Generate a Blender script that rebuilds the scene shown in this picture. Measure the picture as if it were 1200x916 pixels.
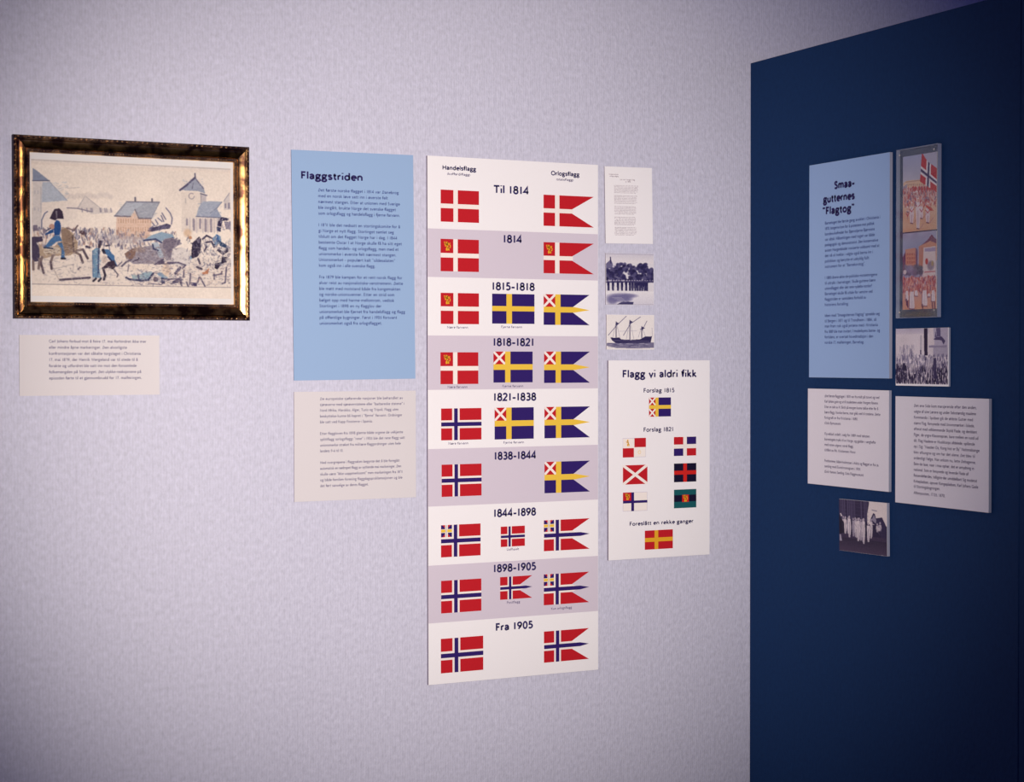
import bpy, math, random
import numpy as np
from mathutils import Matrix, Vector

for o in list(bpy.data.objects):
    bpy.data.objects.remove(o)
C = bpy.context.scene.collection
SC = bpy.context.scene
rad = math.radians

# ------------------------------------------------------------------ camera
cam_d = bpy.data.cameras.new('camera')
cam = bpy.data.objects.new('camera', cam_d)
C.objects.link(cam)
SC.camera = cam
cam_d.sensor_fit = 'HORIZONTAL'
cam_d.sensor_width = 36.0
cam_d.lens = 2042.62 * 36.0 / 1200.0
cam_d.clip_start = 0.05
YAW, PITCH, ROLL = rad(26.4047), rad(-1.03787), rad(-0.07316)
cam_z = 1.55                      # eye height above the floor
cy, sy, cp, sp = math.cos(YAW), math.sin(YAW), math.cos(PITCH), math.sin(PITCH)
fw = Vector((sy*cp, cy*cp, sp))
rt = Vector((cy, -sy, 0.0))
up = rt.cross(fw)
c_, s_ = math.cos(ROLL), math.sin(ROLL)
X = c_*rt + s_*up
Y = -s_*rt + c_*up
cam.matrix_world = Matrix(((X.x, Y.x, -fw.x, 0.0), (X.y, Y.y, -fw.y, 0.0), (X.z, Y.z, -fw.z, cam_z), (0, 0, 0, 1)))

# ------------------------------------------------------------------ world, lamps, exposure
w = bpy.data.worlds.new('room_ambience')
SC.world = w
w.use_nodes = True
w.node_tree.nodes['Background'].inputs[0].default_value = (0.16, 0.21, 1.0, 1)
w.node_tree.nodes['Background'].inputs[1].default_value = 0.19

def spot(name, loc, target, power, size_deg, blend, radius, col):
    d = bpy.data.lights.new(name, 'SPOT')
    d.energy = power; d.spot_size = rad(size_deg); d.spot_blend = blend
    d.shadow_soft_size = radius; d.color = col
    o = bpy.data.objects.new(name, d); C.objects.link(o)
    o.location = loc
    o.rotation_euler = (Vector(target) - Vector(loc)).to_track_quat('-Z', 'Y').to_euler()
    return o
# flashgun just above the photographer's camera, aimed at the picture wall
spot('flash_lamp', (-0.02, 0.0, cam_z + 0.13), (1.80, 4.0, cam_z - 0.02), 785, 43, 1.0, 0.022, (1.0, 0.915, 0.83))
# added unseen warm strip light, mirrored by the gilt frame's left rail
dl = bpy.data.lights.new('added_strip_light', 'AREA')
dl.shape = 'RECTANGLE'; dl.size = 0.24; dl.size_y = 0.95; dl.energy = 1.3; dl.spread = rad(50); dl.color = (1.0, 0.82, 0.56)
dlo = bpy.data.objects.new('added_strip_light', dl); C.objects.link(dlo)
dlo.location = (3.95, 0.72, cam_z + 0.62)
dlo.rotation_euler = (Vector((0.75, 4.0, cam_z + 0.3)) - dlo.location).to_track_quat('-Z', 'Y').to_euler()

SC.view_settings.view_transform = 'Standard'
SC.view_settings.look = 'None'
SC.view_settings.exposure = 0.0
SC.view_settings.gamma = 1.0
SC.view_settings.use_curve_mapping = False

# ------------------------------------------------------------------ materials
def lin(c):
    c = np.asarray(c, float) / 255.0
    return np.where(c <= 0.04045, c / 12.92, ((c + 0.055) / 1.055) ** 2.4)

def mat(name, rgb, rough=0.85, spec=0.2, metal=0.0, noise=0.0, nscale=300.0, bump=0.0, coord='Object'):
    m = bpy.data.materials.new(name)
    m.use_nodes = True
    nt = m.node_tree; b = nt.nodes['Principled BSDF']
    col = tuple(float(v) for v in lin(rgb)) + (1.0,)
    b.inputs['Base Color'].default_value = col
    b.inputs['Roughness'].default_value = rough
    b.inputs['Specular IOR Level'].default_value = spec
    b.inputs['Metallic'].default_value = metal
    if noise or bump:
        tc = nt.nodes.new('ShaderNodeTexCoord')
        n = nt.nodes.new('ShaderNodeTexNoise'); n.inputs['Scale'].default_value = nscale
        n.inputs['Detail'].default_value = 3
        nt.links.new(tc.outputs[coord], n.inputs['Vector'])
        if noise:
            mx = nt.nodes.new('ShaderNodeMix'); mx.data_type = 'RGBA'
            mx.inputs[6].default_value = tuple(v*(1-noise) for v in col[:3]) + (1,)
            mx.inputs[7].default_value = tuple(min(1, v*(1+noise)) for v in col[:3]) + (1,)
            nt.links.new(n.outputs['Fac'], mx.inputs[0]); nt.links.new(mx.outputs[2], b.inputs['Base Color'])
        if bump:
            bp = nt.nodes.new('ShaderNodeBump'); bp.inputs['Distance'].default_value = bump
            bp.inputs['Strength'].default_value = 0.6
            nt.links.new(n.outputs['Fac'], bp.inputs['Height']); nt.links.new(bp.outputs[0], b.inputs['Normal'])
    return m

def wall_mat(name, rgb, amp, var):
    """woven glass-fibre wallpaper: vertical threads crossed by short weft bumps, painted over"""
    m = bpy.data.materials.new(name); m.use_nodes = True
    nt = m.node_tree; b = nt.nodes['Principled BSDF']; L = nt.links.new
    b.inputs['Roughness'].default_value = 0.8
    b.inputs['Specular IOR Level'].default_value = 0.18
    tc = nt.nodes.new('ShaderNodeTexCoord')
    def nz(scale, vec, det=2):
        mp = nt.nodes.new('ShaderNodeMapping'); mp.inputs['Scale'].default_value = vec
        n = nt.nodes.new('ShaderNodeTexNoise'); n.inputs['Scale'].default_value = scale; n.inputs['Detail'].default_value = det
        L(tc.outputs['Object'], mp.inputs[0]); L(mp.outputs[0], n.inputs['Vector']); return n
    warp = nz(25, (1, 1, 1), 1)
    wv = nt.nodes.new('ShaderNodeTexWave'); wv.bands_direction = 'X'; wv.inputs['Scale'].default_value = 48
    wv.inputs['Distortion'].default_value = 3.5; wv.inputs['Detail'].default_value = 2; wv.inputs['Detail Scale'].default_value = 2.2
    L(tc.outputs['Object'], wv.inputs['Vector']); wv.inputs['Phase Offset'].default_value = 1.0
    a = nz(125, (1.0, 1.0, 0.62)); c = nz(60, (1, 1, 1.4), 3); e = nz(1.2, (1, 1, 1), 3)
    def mth(op, x, y):
        n = nt.nodes.new('ShaderNodeMath'); n.operation = op
        for i, v in enumerate((x, y)):
            if isinstance(v, (int, float)): n.inputs[i].default_value = v
            else: L(v, n.inputs[i])
        return n.outputs[0]
    h = mth('ADD', mth('ADD', mth('MULTIPLY', wv.outputs['Fac'], 0.13), mth('MULTIPLY', a.outputs['Fac'], 1.0)), mth('MULTIPLY', c.outputs['Fac'], 0.7))
    bp = nt.nodes.new('ShaderNodeBump'); bp.inputs['Distance'].default_value = amp; bp.inputs['Strength'].default_value = 1.0
    L(h, bp.inputs['Height']); L(bp.outputs[0], b.inputs['Normal'])
    rm = nt.nodes.new('ShaderNodeMapRange'); rm.inputs[1].default_value = 0.55; rm.inputs[2].default_value = 1.45
    rm.inputs[3].default_value = 0; rm.inputs[4].default_value = 1
    L(mth('ADD', h, mth('MULTIPLY', mth('SUBTRACT', e.outputs['Fac'], 0.5), 0.25)), rm.inputs[0])
    base = lin(rgb)
    mx = nt.nodes.new('ShaderNodeMix'); mx.data_type = 'RGBA'
    mx.inputs[6].default_value = tuple(float(v*(1-var)) for v in base) + (1,)
    mx.inputs[7].default_value = tuple(float(min(1, v*(1+var))) for v in base) + (1,)
    L(rm.outputs[0], mx.inputs[0]); L(mx.outputs[2], b.inputs['Base Color'])
    return m

M_WALL = wall_mat('painted_glass_fibre_wallpaper', (215, 213, 232), 0.0012, 0.15)
M_BLUE = wall_mat('deep_blue_painted_partition', (18, 52, 97), 0.0005, 0.12)
M_CEIL = mat('ceiling_paint', (150, 148, 160), 0.9, noise=0.03, nscale=40)
M_FLOOR = mat('grey_carpet', (44, 42, 52), 0.95, 0.05, noise=0.3, nscale=400)
M_WHITE = mat('white_printed_board', (255, 249, 252), 0.75, 0.15, noise=0.02)
M_PAPER = mat('cream_printed_board', (226, 219, 222), 0.8, 0.12, noise=0.025)
M_PAPER2 = mat('grey_cream_printed_board', (234, 228, 236), 0.8, 0.12, noise=0.025)
M_LBLUE = mat('light_blue_printed_board', (158, 186, 224), 0.75, 0.15, noise=0.02)
M_LBLUE2 = mat('powder_blue_printed_board', (156, 184, 226), 0.75, 0.15, noise=0.02)
M_GREY = mat('lilac_grey_print', (222, 210, 224), 0.75, 0.15, noise=0.02)
M_CORE = mat('foam_board_edge_shaded', (116, 102, 124), 0.9, 0.1)  # back wall board edges; shade on their sides is put into this dark colour
M_CORE2 = mat('foam_board_edge_dim', (166, 168, 190), 0.9, 0.1)
M_INK = mat('navy_ink', (50, 42, 98), 0.7, 0.15)
M_INKT = mat('slate_blue_ink', (104, 95, 136), 0.7, 0.15)
M_INKT2 = mat('grey_violet_ink', (104, 90, 128), 0.7, 0.15)
M_INKB = mat('blue_grey_ink', (66, 82, 150), 0.7, 0.15)
M_INKF = mat('faint_grey_ink', (190, 180, 190), 0.7, 0.15)
M_RED = mat('red_print', (200, 30, 42), 0.7, 0.15, noise=0.05, nscale=120)
M_NAVY = mat('dark_blue_print', (50, 30, 108), 0.7, 0.15, noise=0.05, nscale=120)
M_YEL = mat('yellow_print', (248, 204, 74), 0.7, 0.15)
M_FWHITE = mat('white_print', (255, 244, 238), 0.7, 0.15)
M_BLACK = mat('black_print', (22, 16, 48), 0.7, 0.15)
M_ORED = mat('orange_red_print', (214, 38, 34), 0.7, 0.15)
M_GREEN = mat('bottle_green_print', (24, 92, 98), 0.7, 0.15)
M_GOLDP = mat('ochre_print', (240, 176, 44), 0.7, 0.15)
M_HAIR = mat('hairline_print', (196, 186, 214), 0.7, 0.15)
M_MAT = mat('picture_mount', (226, 222, 222), 0.85, 0.1, noise=0.02)
FLAGM = [M_RED, M_FWHITE, M_NAVY, M_YEL, M_BLACK, M_ORED, M_GREEN, M_GOLDP, M_HAIR]
R_, W_, N_, Y_, K_, O_, G_, A_, H_ = range(9)

def gilt(name, dark, lite, rough, metal=1.0, bump=0.0008, scale=60):
    m = bpy.data.materials.new(name); m.use_nodes = True
    nt = m.node_tree; b = nt.nodes['Principled BSDF']; L = nt.links.new
    tc = nt.nodes.new('ShaderNodeTexCoord'); n = nt.nodes.new('ShaderNodeTexNoise')
    n.inputs['Scale'].default_value = scale; n.inputs['Detail'].default_value = 5
    L(tc.outputs['Object'], n.inputs['Vector'])
    r = nt.nodes.new('ShaderNodeValToRGB')
    r.color_ramp.elements[0].position = 0.42; r.color_ramp.elements[0].color = tuple(float(v) for v in lin(dark)) + (1,)
    r.color_ramp.elements[1].position = 0.58; r.color_ramp.elements[1].color = tuple(float(v) for v in lin(lite)) + (1,)
    L(n.outputs['Fac'], r.inputs[0]); L(r.outputs[0], b.inputs['Base Color'])
    b.inputs['Metallic'].default_value = metal; b.inputs['Roughness'].default_value = rough
    bp = nt.nodes.new('ShaderNodeBump'); bp.inputs['Distance'].default_value = bump; bp.inputs['Strength'].default_value = 0.7
    L(n.outputs['Fac'], bp.inputs['Height']); L(bp.outputs[0], b.inputs['Normal'])
    return m
M_GILT = gilt('worn_gilt_moulding', (92, 62, 50), (214, 166, 104), 0.20, bump=0.00022, scale=34)
M_BEAD = gilt('gilt_beading', (70, 46, 46), (206, 158, 110), 0.27, bump=0.0003, scale=160)
M_FSIDE = mat('frame_side_dark_bronze', (44, 30, 54), 0.6, 0.3, 0.2)

def acrylic():
    m = bpy.data.materials.new('clear_acrylic'); m.use_nodes = True
    nt = m.node_tree; L = nt.links.new
    for n in list(nt.nodes): nt.nodes.remove(n)
    out = nt.nodes.new('ShaderNodeOutputMaterial'); tr = nt.nodes.new('ShaderNodeBsdfTransparent')
    gl = nt.nodes.new('ShaderNodeBsdfGlossy'); df = nt.nodes.new('ShaderNodeBsdfDiffuse')
    gl.inputs['Roughness'].default_value = 0.06
    tr.inputs[0].default_value = (0.96, 0.97, 0.97, 1)
    df.inputs[0].default_value = (0.62, 0.60, 0.72, 1)
    m1 = nt.nodes.new('ShaderNodeMixShader'); m1.inputs[0].default_value = 0.025
    L(tr.outputs[0], m1.inputs[1]); L(df.outputs[0], m1.inputs[2])
    m2 = nt.nodes.new('ShaderNodeMixShader'); m2.inputs[0].default_value = 0.025; L(m1.outputs[0], m2.inputs[1]); L(gl.outputs[0], m2.inputs[2])
    L(m2.outputs[0], out.inputs[0])
    return m
M_ACR = acrylic()
M_ACRE = mat('frosted_acrylic_edge', (150, 156, 186), 0.5, 0.4)
M_PIN = mat('steel_pin', (225, 220, 215), 0.3, 0.5, 0.6)

def print_mat(name, rough=0.8, spec=0.12):
    m = bpy.data.materials.new(name); m.use_nodes = True
    nt = m.node_tree; b = nt.nodes['Principled BSDF']
    a = nt.nodes.new('ShaderNodeAttribute'); a.attribute_name = 'ink'
    nt.links.new(a.outputs['Color'], b.inputs['Base Color'])
    b.inputs['Roughness'].default_value = rough; b.inputs['Specular IOR Level'].default_value = spec
    return m
M_PRINT = print_mat('watercolour_print'); M_PHOTO = print_mat('monochrome_photo_print', 0.6, 0.25)

# ------------------------------------------------------------------ object helpers
def link_mesh(name, verts, faces, mats, parent=None, fmat=None, smooth=False):
    me = bpy.data.meshes.new(name)
    me.from_pydata([tuple(v) for v in verts], [], faces)
    for m in (mats if isinstance(mats, (list, tuple)) else [mats]): me.materials.append(m)
    if fmat is not None: me.polygons.foreach_set('material_index', fmat)
    if smooth: me.polygons.foreach_set('use_smooth', [True]*len(me.polygons))
    me.update()
    o = bpy.data.objects.new(name, me); C.objects.link(o)
    if parent: o.parent = parent
    return o

def box_vf(x0, x1, y0, y1, z0, z1):
    v = [(x0,y0,z0),(x1,y0,z0),(x1,y1,z0),(x0,y1,z0),(x0,y0,z1),(x1,y0,z1),(x1,y1,z1),(x0,y1,z1)]
    f = [(0,3,2,1),(4,5,6,7),(0,1,5,4),(1,2,6,5),(2,3,7,6),(3,0,4,7)]
    return v, f

def box(name, dims, m, parent=None, fmat=None):
    v, f = box_vf(*dims)
    return link_mesh(name, v, f, m, parent, fmat)

def thing(name, label, cat, loc, rotz=0.0, tilt=0.0, group=None):
    o = bpy.data.objects.new(name, None); C.objects.link(o)
    o.empty_display_size = 0.05
    o.matrix_world = Matrix.Translation(loc) @ Matrix.Rotation(rotz, 4, 'Z') @ Matrix.Rotation(-tilt, 4, 'Y')
    o['label'] = label; o['category'] = cat
    if group: o['group'] = group
    return o

class Board:
    """a thing on a wall; (u, v) in mm run right and down from its top left corner, local -Y comes out of the wall"""
    def __init__(s, name, label, cat, wall, a, b, z0, z1, t, tilt=0.0, group=None):
        s.w, s.h, s.t = abs(b - a), z1 - z0, t
        mid = (a + b) / 2
        if wall == 'back': loc, rz = (mid, 4.0, z0 + cam_z), 0.0
        else: loc, rz = (PART_X, mid, z0 + cam_z), -math.pi/2
        s.o = thing(name, label, cat, loc, rz, tilt, group)
    def P(s, u, v, layer=1):
        return (u/1000 - s.w/2, -(s.t + 0.00022*layer), s.h - v/1000)
    def slab(s, face, edge, name='board'):
        return box(name, (-s.w/2, s.w/2, -s.t, -0.0002, 0, s.h), [edge, face], s.o, [0, 0, 1, 0, 0, 0])
    def polys(s, name, polys, mats, layer=1, label=None):
        """polys: list of (points_uv, material index, sublayer)"""
        V, F, MI = [], [], []
        for pts, mi, sl in polys:
            # every printed face looks out of the wall
            ar = sum(pts[i][0]*pts[(i+1) % len(pts)][1] - pts[(i+1) % len(pts)][0]*pts[i][1] for i in range(len(pts)))
            if ar > 0: pts = pts[::-1]
            b0 = len(V)
            V += [s.P(p[0], p[1], layer + sl) for p in pts]
            F.append(tuple(range(b0, b0 + len(pts)))); MI.append(mi)
        o = link_mesh(name, V, F, mats, s.o, MI)
        if label: o['label'] = label
        return o
    def rect(s, name, u0, v0, u1, v1, m, layer=1, label=None):
        return s.polys(name, [([(u0,v0),(u1,v0),(u1,v1),(u0,v1)], 0, 0)], [m], layer, label)

PART_X = 2.7163

# ------------------------------------------------------------------ stroke lettering (humanist sans)
def arc(cx, cy, rx, ry, a0, a1, n=None):
    n = n or max(3, int(abs(a1-a0)/360*16))
    return [(cx + rx*math.cos(rad(a0+(a1-a0)*i/n)), cy + ry*math.sin(rad(a0+(a1-a0)*i/n))) for i in range(n+1)]
def ring(cx, cy, rx, ry): return arc(cx, cy, rx, ry, 90, 450, 16)
def dot(x, y, r=0.11): return [(x, y - r), (x, y + r)]
S_ = [(.58,.80),(.44,.93),(.26,.93),(.14,.82),(.14,.68),(.24,.57),(.46,.46),(.58,.34),(.58,.18),(.46,.06),(.26,.04),(.10,.14)]
def a_(): return [arc(.36,.62,.28,.33,155,0)+[(.64,0)], [(.64,.55),(.40,.53),(.18,.42),(.13,.26),(.20,.09),(.36,.04),(.52,.12),(.64,.28)]]
def o_(): return [ring(.46,.49,.35,.45)]
G = {
 'a': (.80, a_()), 'b': (.90, [[(.14,0),(.14,1.55)], ring(.47,.49,.33,.45)]),
 'c': (.74, [arc(.48,.49,.36,.45,50,310)]), 'd': (.92, [[(.78,0),(.78,1.55)], ring(.45,.49,.33,.45)]),
 'e': (.86, [[(.12,.52),(.76,.52)]+arc(.46,.49,.34,.45,5,310)]),
 'f': (.52, [[(.04,.90),(.50,.90)], [(.24,0),(.24,1.2)]+arc(.46,1.2,.22,.27,180,70)]),
 'g': (.84, [ring(.38,.66,.26,.28), [(.56,.86),(.84,.92)], [(.24,.42),(.16,.26),(.30,.12),(.58,.08),(.72,-.08),(.72,-.26),(.56,-.42),(.34,-.46),(.12,-.38),(.06,-.22),(.14,-.06),(.30,.04)]]),
 'h': (.86, [[(.14,0),(.14,1.55)], arc(.43,.60,.29,.34,165,0)+[(.72,0)]]),
 'i': (.30, [[(.15,0),(.15,.93)], dot(.15,1.42,.09)]), 'j': (.30, [[(.15,.96),(.15,-.3),(.0,-.5)], dot(.15,1.36)]),
 'k': (.80, [[(.14,0),(.14,1.55)], [(.64,.95),(.18,.48)], [(.26,.56),(.72,0)]]),
 'l': (.30, [[(.15,0),(.15,1.55)]]),
 'm': (1.32, [[(.14,0),(.14,.96)], arc(.39,.60,.25,.34,165,0)+[(.64,0)], arc(.91,.60,.26,.34,165,0)+[(1.17,0)]]),
 'n': (.86, [[(.14,0),(.14,.96)], arc(.43,.60,.29,.34,165,0)+[(.72,0)]]),
 'o': (.92, o_()), 'p': (.92, [[(.14,-.5),(.14,.96)], ring(.47,.49,.33,.45)]),
 'q': (.92, [[(.78,-.5),(.78,.96)], ring(.45,.49,.33,.45)]),
 'r': (.56, [[(.14,0),(.14,.96)], arc(.44,.56,.30,.36,165,75)]), 's': (.70, [S_]),
 't': (.54, [[(.04,.90),(.50,.90)], [(.24,1.28),(.24,.24),(.32,.07),(.50,.06)]]),
 'u': (.86, [[(.14,.94),(.14,.34)]+arc(.43,.36,.29,.32,180,345)[1:], [(.72,.94),(.72,0)]]),
 'v': (.78, [[(.06,.94),(.39,.04),(.72,.94)]]), 'w': (1.16, [[(.06,.94),(.32,.06),(.58,.9),(.84,.06),(1.10,.94)]]),
 'x': (.76, [[(.08,.94),(.68,0)], [(.68,.94),(.08,0)]]), 'y': (.76, [[(.06,.94),(.40,.06)], [(.70,.94),(.28,-.5)]]),
 'z': (.70, [[(.08,.88),(.60,.88),(.08,.06),(.64,.06)]]),
 'æ': (1.3, a_() + [[(.66,.52),(1.20,.52)]+arc(.92,.49,.29,.45,5,310)]),
 'ø': (.92, o_() + [[(.08,-.05),(.84,1.03)]]), 'å': (.80, a_() + [arc(.40,1.28,.14,.15,0,360,8)]),
 'A': (1.06, [[(.05,0),(.53,1.44),(1.01,0)], [(.22,.48),(.84,.48)]]),
 'B': (.90, [[(.16,0),(.16,1.42),(.5,1.42),(.72,1.26),(.70,.95),(.5,.80),(.16,.80)], [(.5,.80),(.80,.64),(.82,.26),(.56,.05),(.16,.05)]]),
 'C': (1.12, [arc(.74,.72,.62,.70,48,312)]), 'D': (1.12, [[(.16,.05),(.16,1.40),(.5,1.40)]+arc(.46,.72,.54,.68,85,-85)+[(.16,.05)]]),
 'E': (.82, [[(.70,1.40),(.16,1.40),(.16,.05),(.72,.05)], [(.16,.76),(.64,.76)]]),
 'F': (.78, [[(.72,1.38),(.17,1.38),(.17,0)], [(.17,.74),(.64,.74)]]),
 'G': (1.2, [arc(.74,.72,.62,.70,50,320)+[(1.16,.66),(.80,.66)]]), 'H': (1.14, [[(.16,0),(.16,1.45)], [(.98,0),(.98,1.45)], [(.16,.76),(.98,.76)]]),
 'I': (.34, [[(.17,0),(.17,1.45)]]), 'J': (.4, [[(.24,1.45),(.24,-.1),(.05,-.3)]]),
 'K': (1.0, [[(.16,0),(.16,1.45)], [(.86,1.42),(.2,.74)], [(.3,.82),(.94,0)]]),
 'L': (.76, [[(.16,1.45),(.16,.05),(.70,.05)]]), 'M': (1.3, [[(.14,0),(.2,1.42),(.65,.4),(1.1,1.42),(1.16,0)]]),
 'N': (1.18, [[(.16,0),(.16,1.42),(1.02,.04),(1.02,1.45)]]), 'O': (1.34, [ring(.67,.72,.57,.69)]),
 'P': (.86, [[(.16,0),(.16,1.42),(.5,1.42),(.76,1.24),(.78,.9),(.52,.68),(.16,.68)]]),
 'R': (.94, [[(.16,0),(.16,1.42),(.5,1.42),(.74,1.26),(.74,.9),(.52,.74),(.16,.74)], [(.44,.74),(.88,0)]]),
 'S': (.84, [[(x*1.2, y*1.5+.0) for x, y in S_]]), 'T': (1.0, [[(.04,1.38),(.96,1.38)], [(.50,1.38),(.50,0)]]),
 'U': (1.1, [[(.15,1.45),(.15,.5)]+arc(.54,.48,.39,.44,180,360)+[(.93,1.45)]]),
 'V': (1.0, [[(.05,1.45),(.5,.04),(.95,1.45)]]), 'W': (1.5, [[(.05,1.45),(.42,.06),(.75,1.4),(1.08,.06),(1.45,1.45)]]), 'Ø': (1.34, [ring(.67,.72,.57,.69), [(.2,-.04),(1.14,1.5)]]),
 '0': (.86, [ring(.43,.72,.31,.69)]), '1': (.62, [[(.31,0),(.31,1.45)]]),
 '2': (.84, [arc(.40,1.04,.30,.36,165,-30)+[(.10,.06),(.76,.06)]]),
 '3': (.84, [arc(.38,1.07,.28,.32,140,-80)+arc(.38,.40,.33,.36,80,-145)[0:]]),
 '4': (.90, [[(.82,.40),(.06,.40),(.62,1.40),(.62,0)]]),
 '5': (.82, [[(.68,1.38),(.24,1.38),(.20,.84)]+arc(.36,.45,.34,.40,95,-140)]),
 '6': (.86, [ring(.43,.42,.32,.38), [(.62,1.42),(.30,.98),(.12,.5)]]),
 '7': (.80, [[(.06,1.36),(.70,1.36),(.26,0)]]),
 '8': (.86, [ring(.43,1.08,.26,.31), ring(.43,.40,.32,.37)]),
 '9': (.86, [ring(.43,1.0,.32,.38), [(.22,.02),(.56,.46),(.74,.94)]]),
 '.': (.34, [dot(.15,.10)]), ',': (.34, [[(.18,.18),(.10,-.2)]]), '-': (.62, [[(.04,.50),(.58,.50)]]),
 '–': (.9, [[(.08,.48),(.82,.48)]]), ':': (.34, [dot(.15,.10), dot(.15,.8)]), ';': (.34, [dot(.15,.8), [(.18,.18),(.10,-.2)]]),
 '(': (.42, [arc(.62,.52,.46,1.0,140,220,6)]), ')': (.42, [arc(-.2,.52,.46,1.0,40,-40,6)]),
 '“': (.62, [[(.22,1.5),(.12,1.15)], [(.48,1.5),(.38,1.15)]]), '”': (.62, [[(.22,1.5),(.12,1.15)], [(.48,1.5),(.38,1.15)]]),
 ' ': (.46, []), '?': (.7, [arc(.32,1.1,.24,.3,160,-80)+[(.32,.45)], dot(.32,.1)]),
}

def ribbon(pts, wd, out):
    n = len(pts); L = []; Rr = []
    closed = n > 3 and abs(pts[0][0]-pts[-1][0]) < 1e-6 and abs(pts[0][1]-pts[-1][1]) < 1e-6
    for i in range(n):
        def dirv(a, b):
            dx, dy = b[0]-a[0], b[1]-a[1]; l = math.hypot(dx, dy) or 1e-9
            return dx/l, dy/l
        if closed and i in (0, n-1): d0, d1 = dirv(pts[-2], pts[-1]), dirv(pts[0], pts[1])
        elif i == 0: d0 = d1 = dirv(pts[0], pts[1])
        elif i == n-1: d0 = d1 = dirv(pts[-2], pts[-1])
        else: d0, d1 = dirv(pts[i-1], pts[i]), dirv(pts[i], pts[i+1])
        nx, ny = -(d0[1]+d1[1]), d0[0]+d1[0]; l = math.hypot(nx, ny)
        if l < 1e-6: nx, ny, l = -d1[1], d1[0], 1
        nx /= l; ny /= l
        cs = max(0.45, nx*(-d1[1]) + ny*d1[0]); k = wd/2/cs
        L.append((pts[i][0]+nx*k, pts[i][1]+ny*k)); Rr.append((pts[i][0]-nx*k, pts[i][1]-ny*k))
    for i in range(n-1): out.append([L[i], L[i+1], Rr[i+1], Rr[i]])

def letter_polys(text, u0, u1, base, xh, weight, slant=0.0, coarse=False):
    """polygons in (u, v) mm for a line of text running from u0 to u1 on the baseline v=base"""
    sb = 0.10
    W = sum(G[c][0] for c in text) + sb*(len(text)-1)
    sx = (u1 - u0) / W; out = []; x = 0.0
    for ch in text:
        for st in G[ch][1]:
            st2 = st
            if coarse and len(st) > 7:
                st2 = st[::2] + ([st[-1]] if (len(st)-1) % 2 else [])
            pts = [(u0 + (x + px)*sx, base - (py*xh)) for px, py in st2]
            if ch in 'ij.:;' and len(st) == 2 and abs(st[0][1]-st[1][1]) < .3:
                ribbon(pts, weight*1.15, out)
            else: ribbon(pts, weight, out)
        x += G[ch][0] + sb
    return out

def write(B, name, lines, m, xh, weight, coarse=False, layer=3, label=None):
    """lines: (text, u0, u1, baseline)"""
    P = []
    for t, u0, u1, v in lines: P += [(p, 0, 0) for p in letter_polys(t, u0, u1, v, xh, weight, coarse=coarse)]
    return B.polys(name, P, [m], layer, label)

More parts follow.
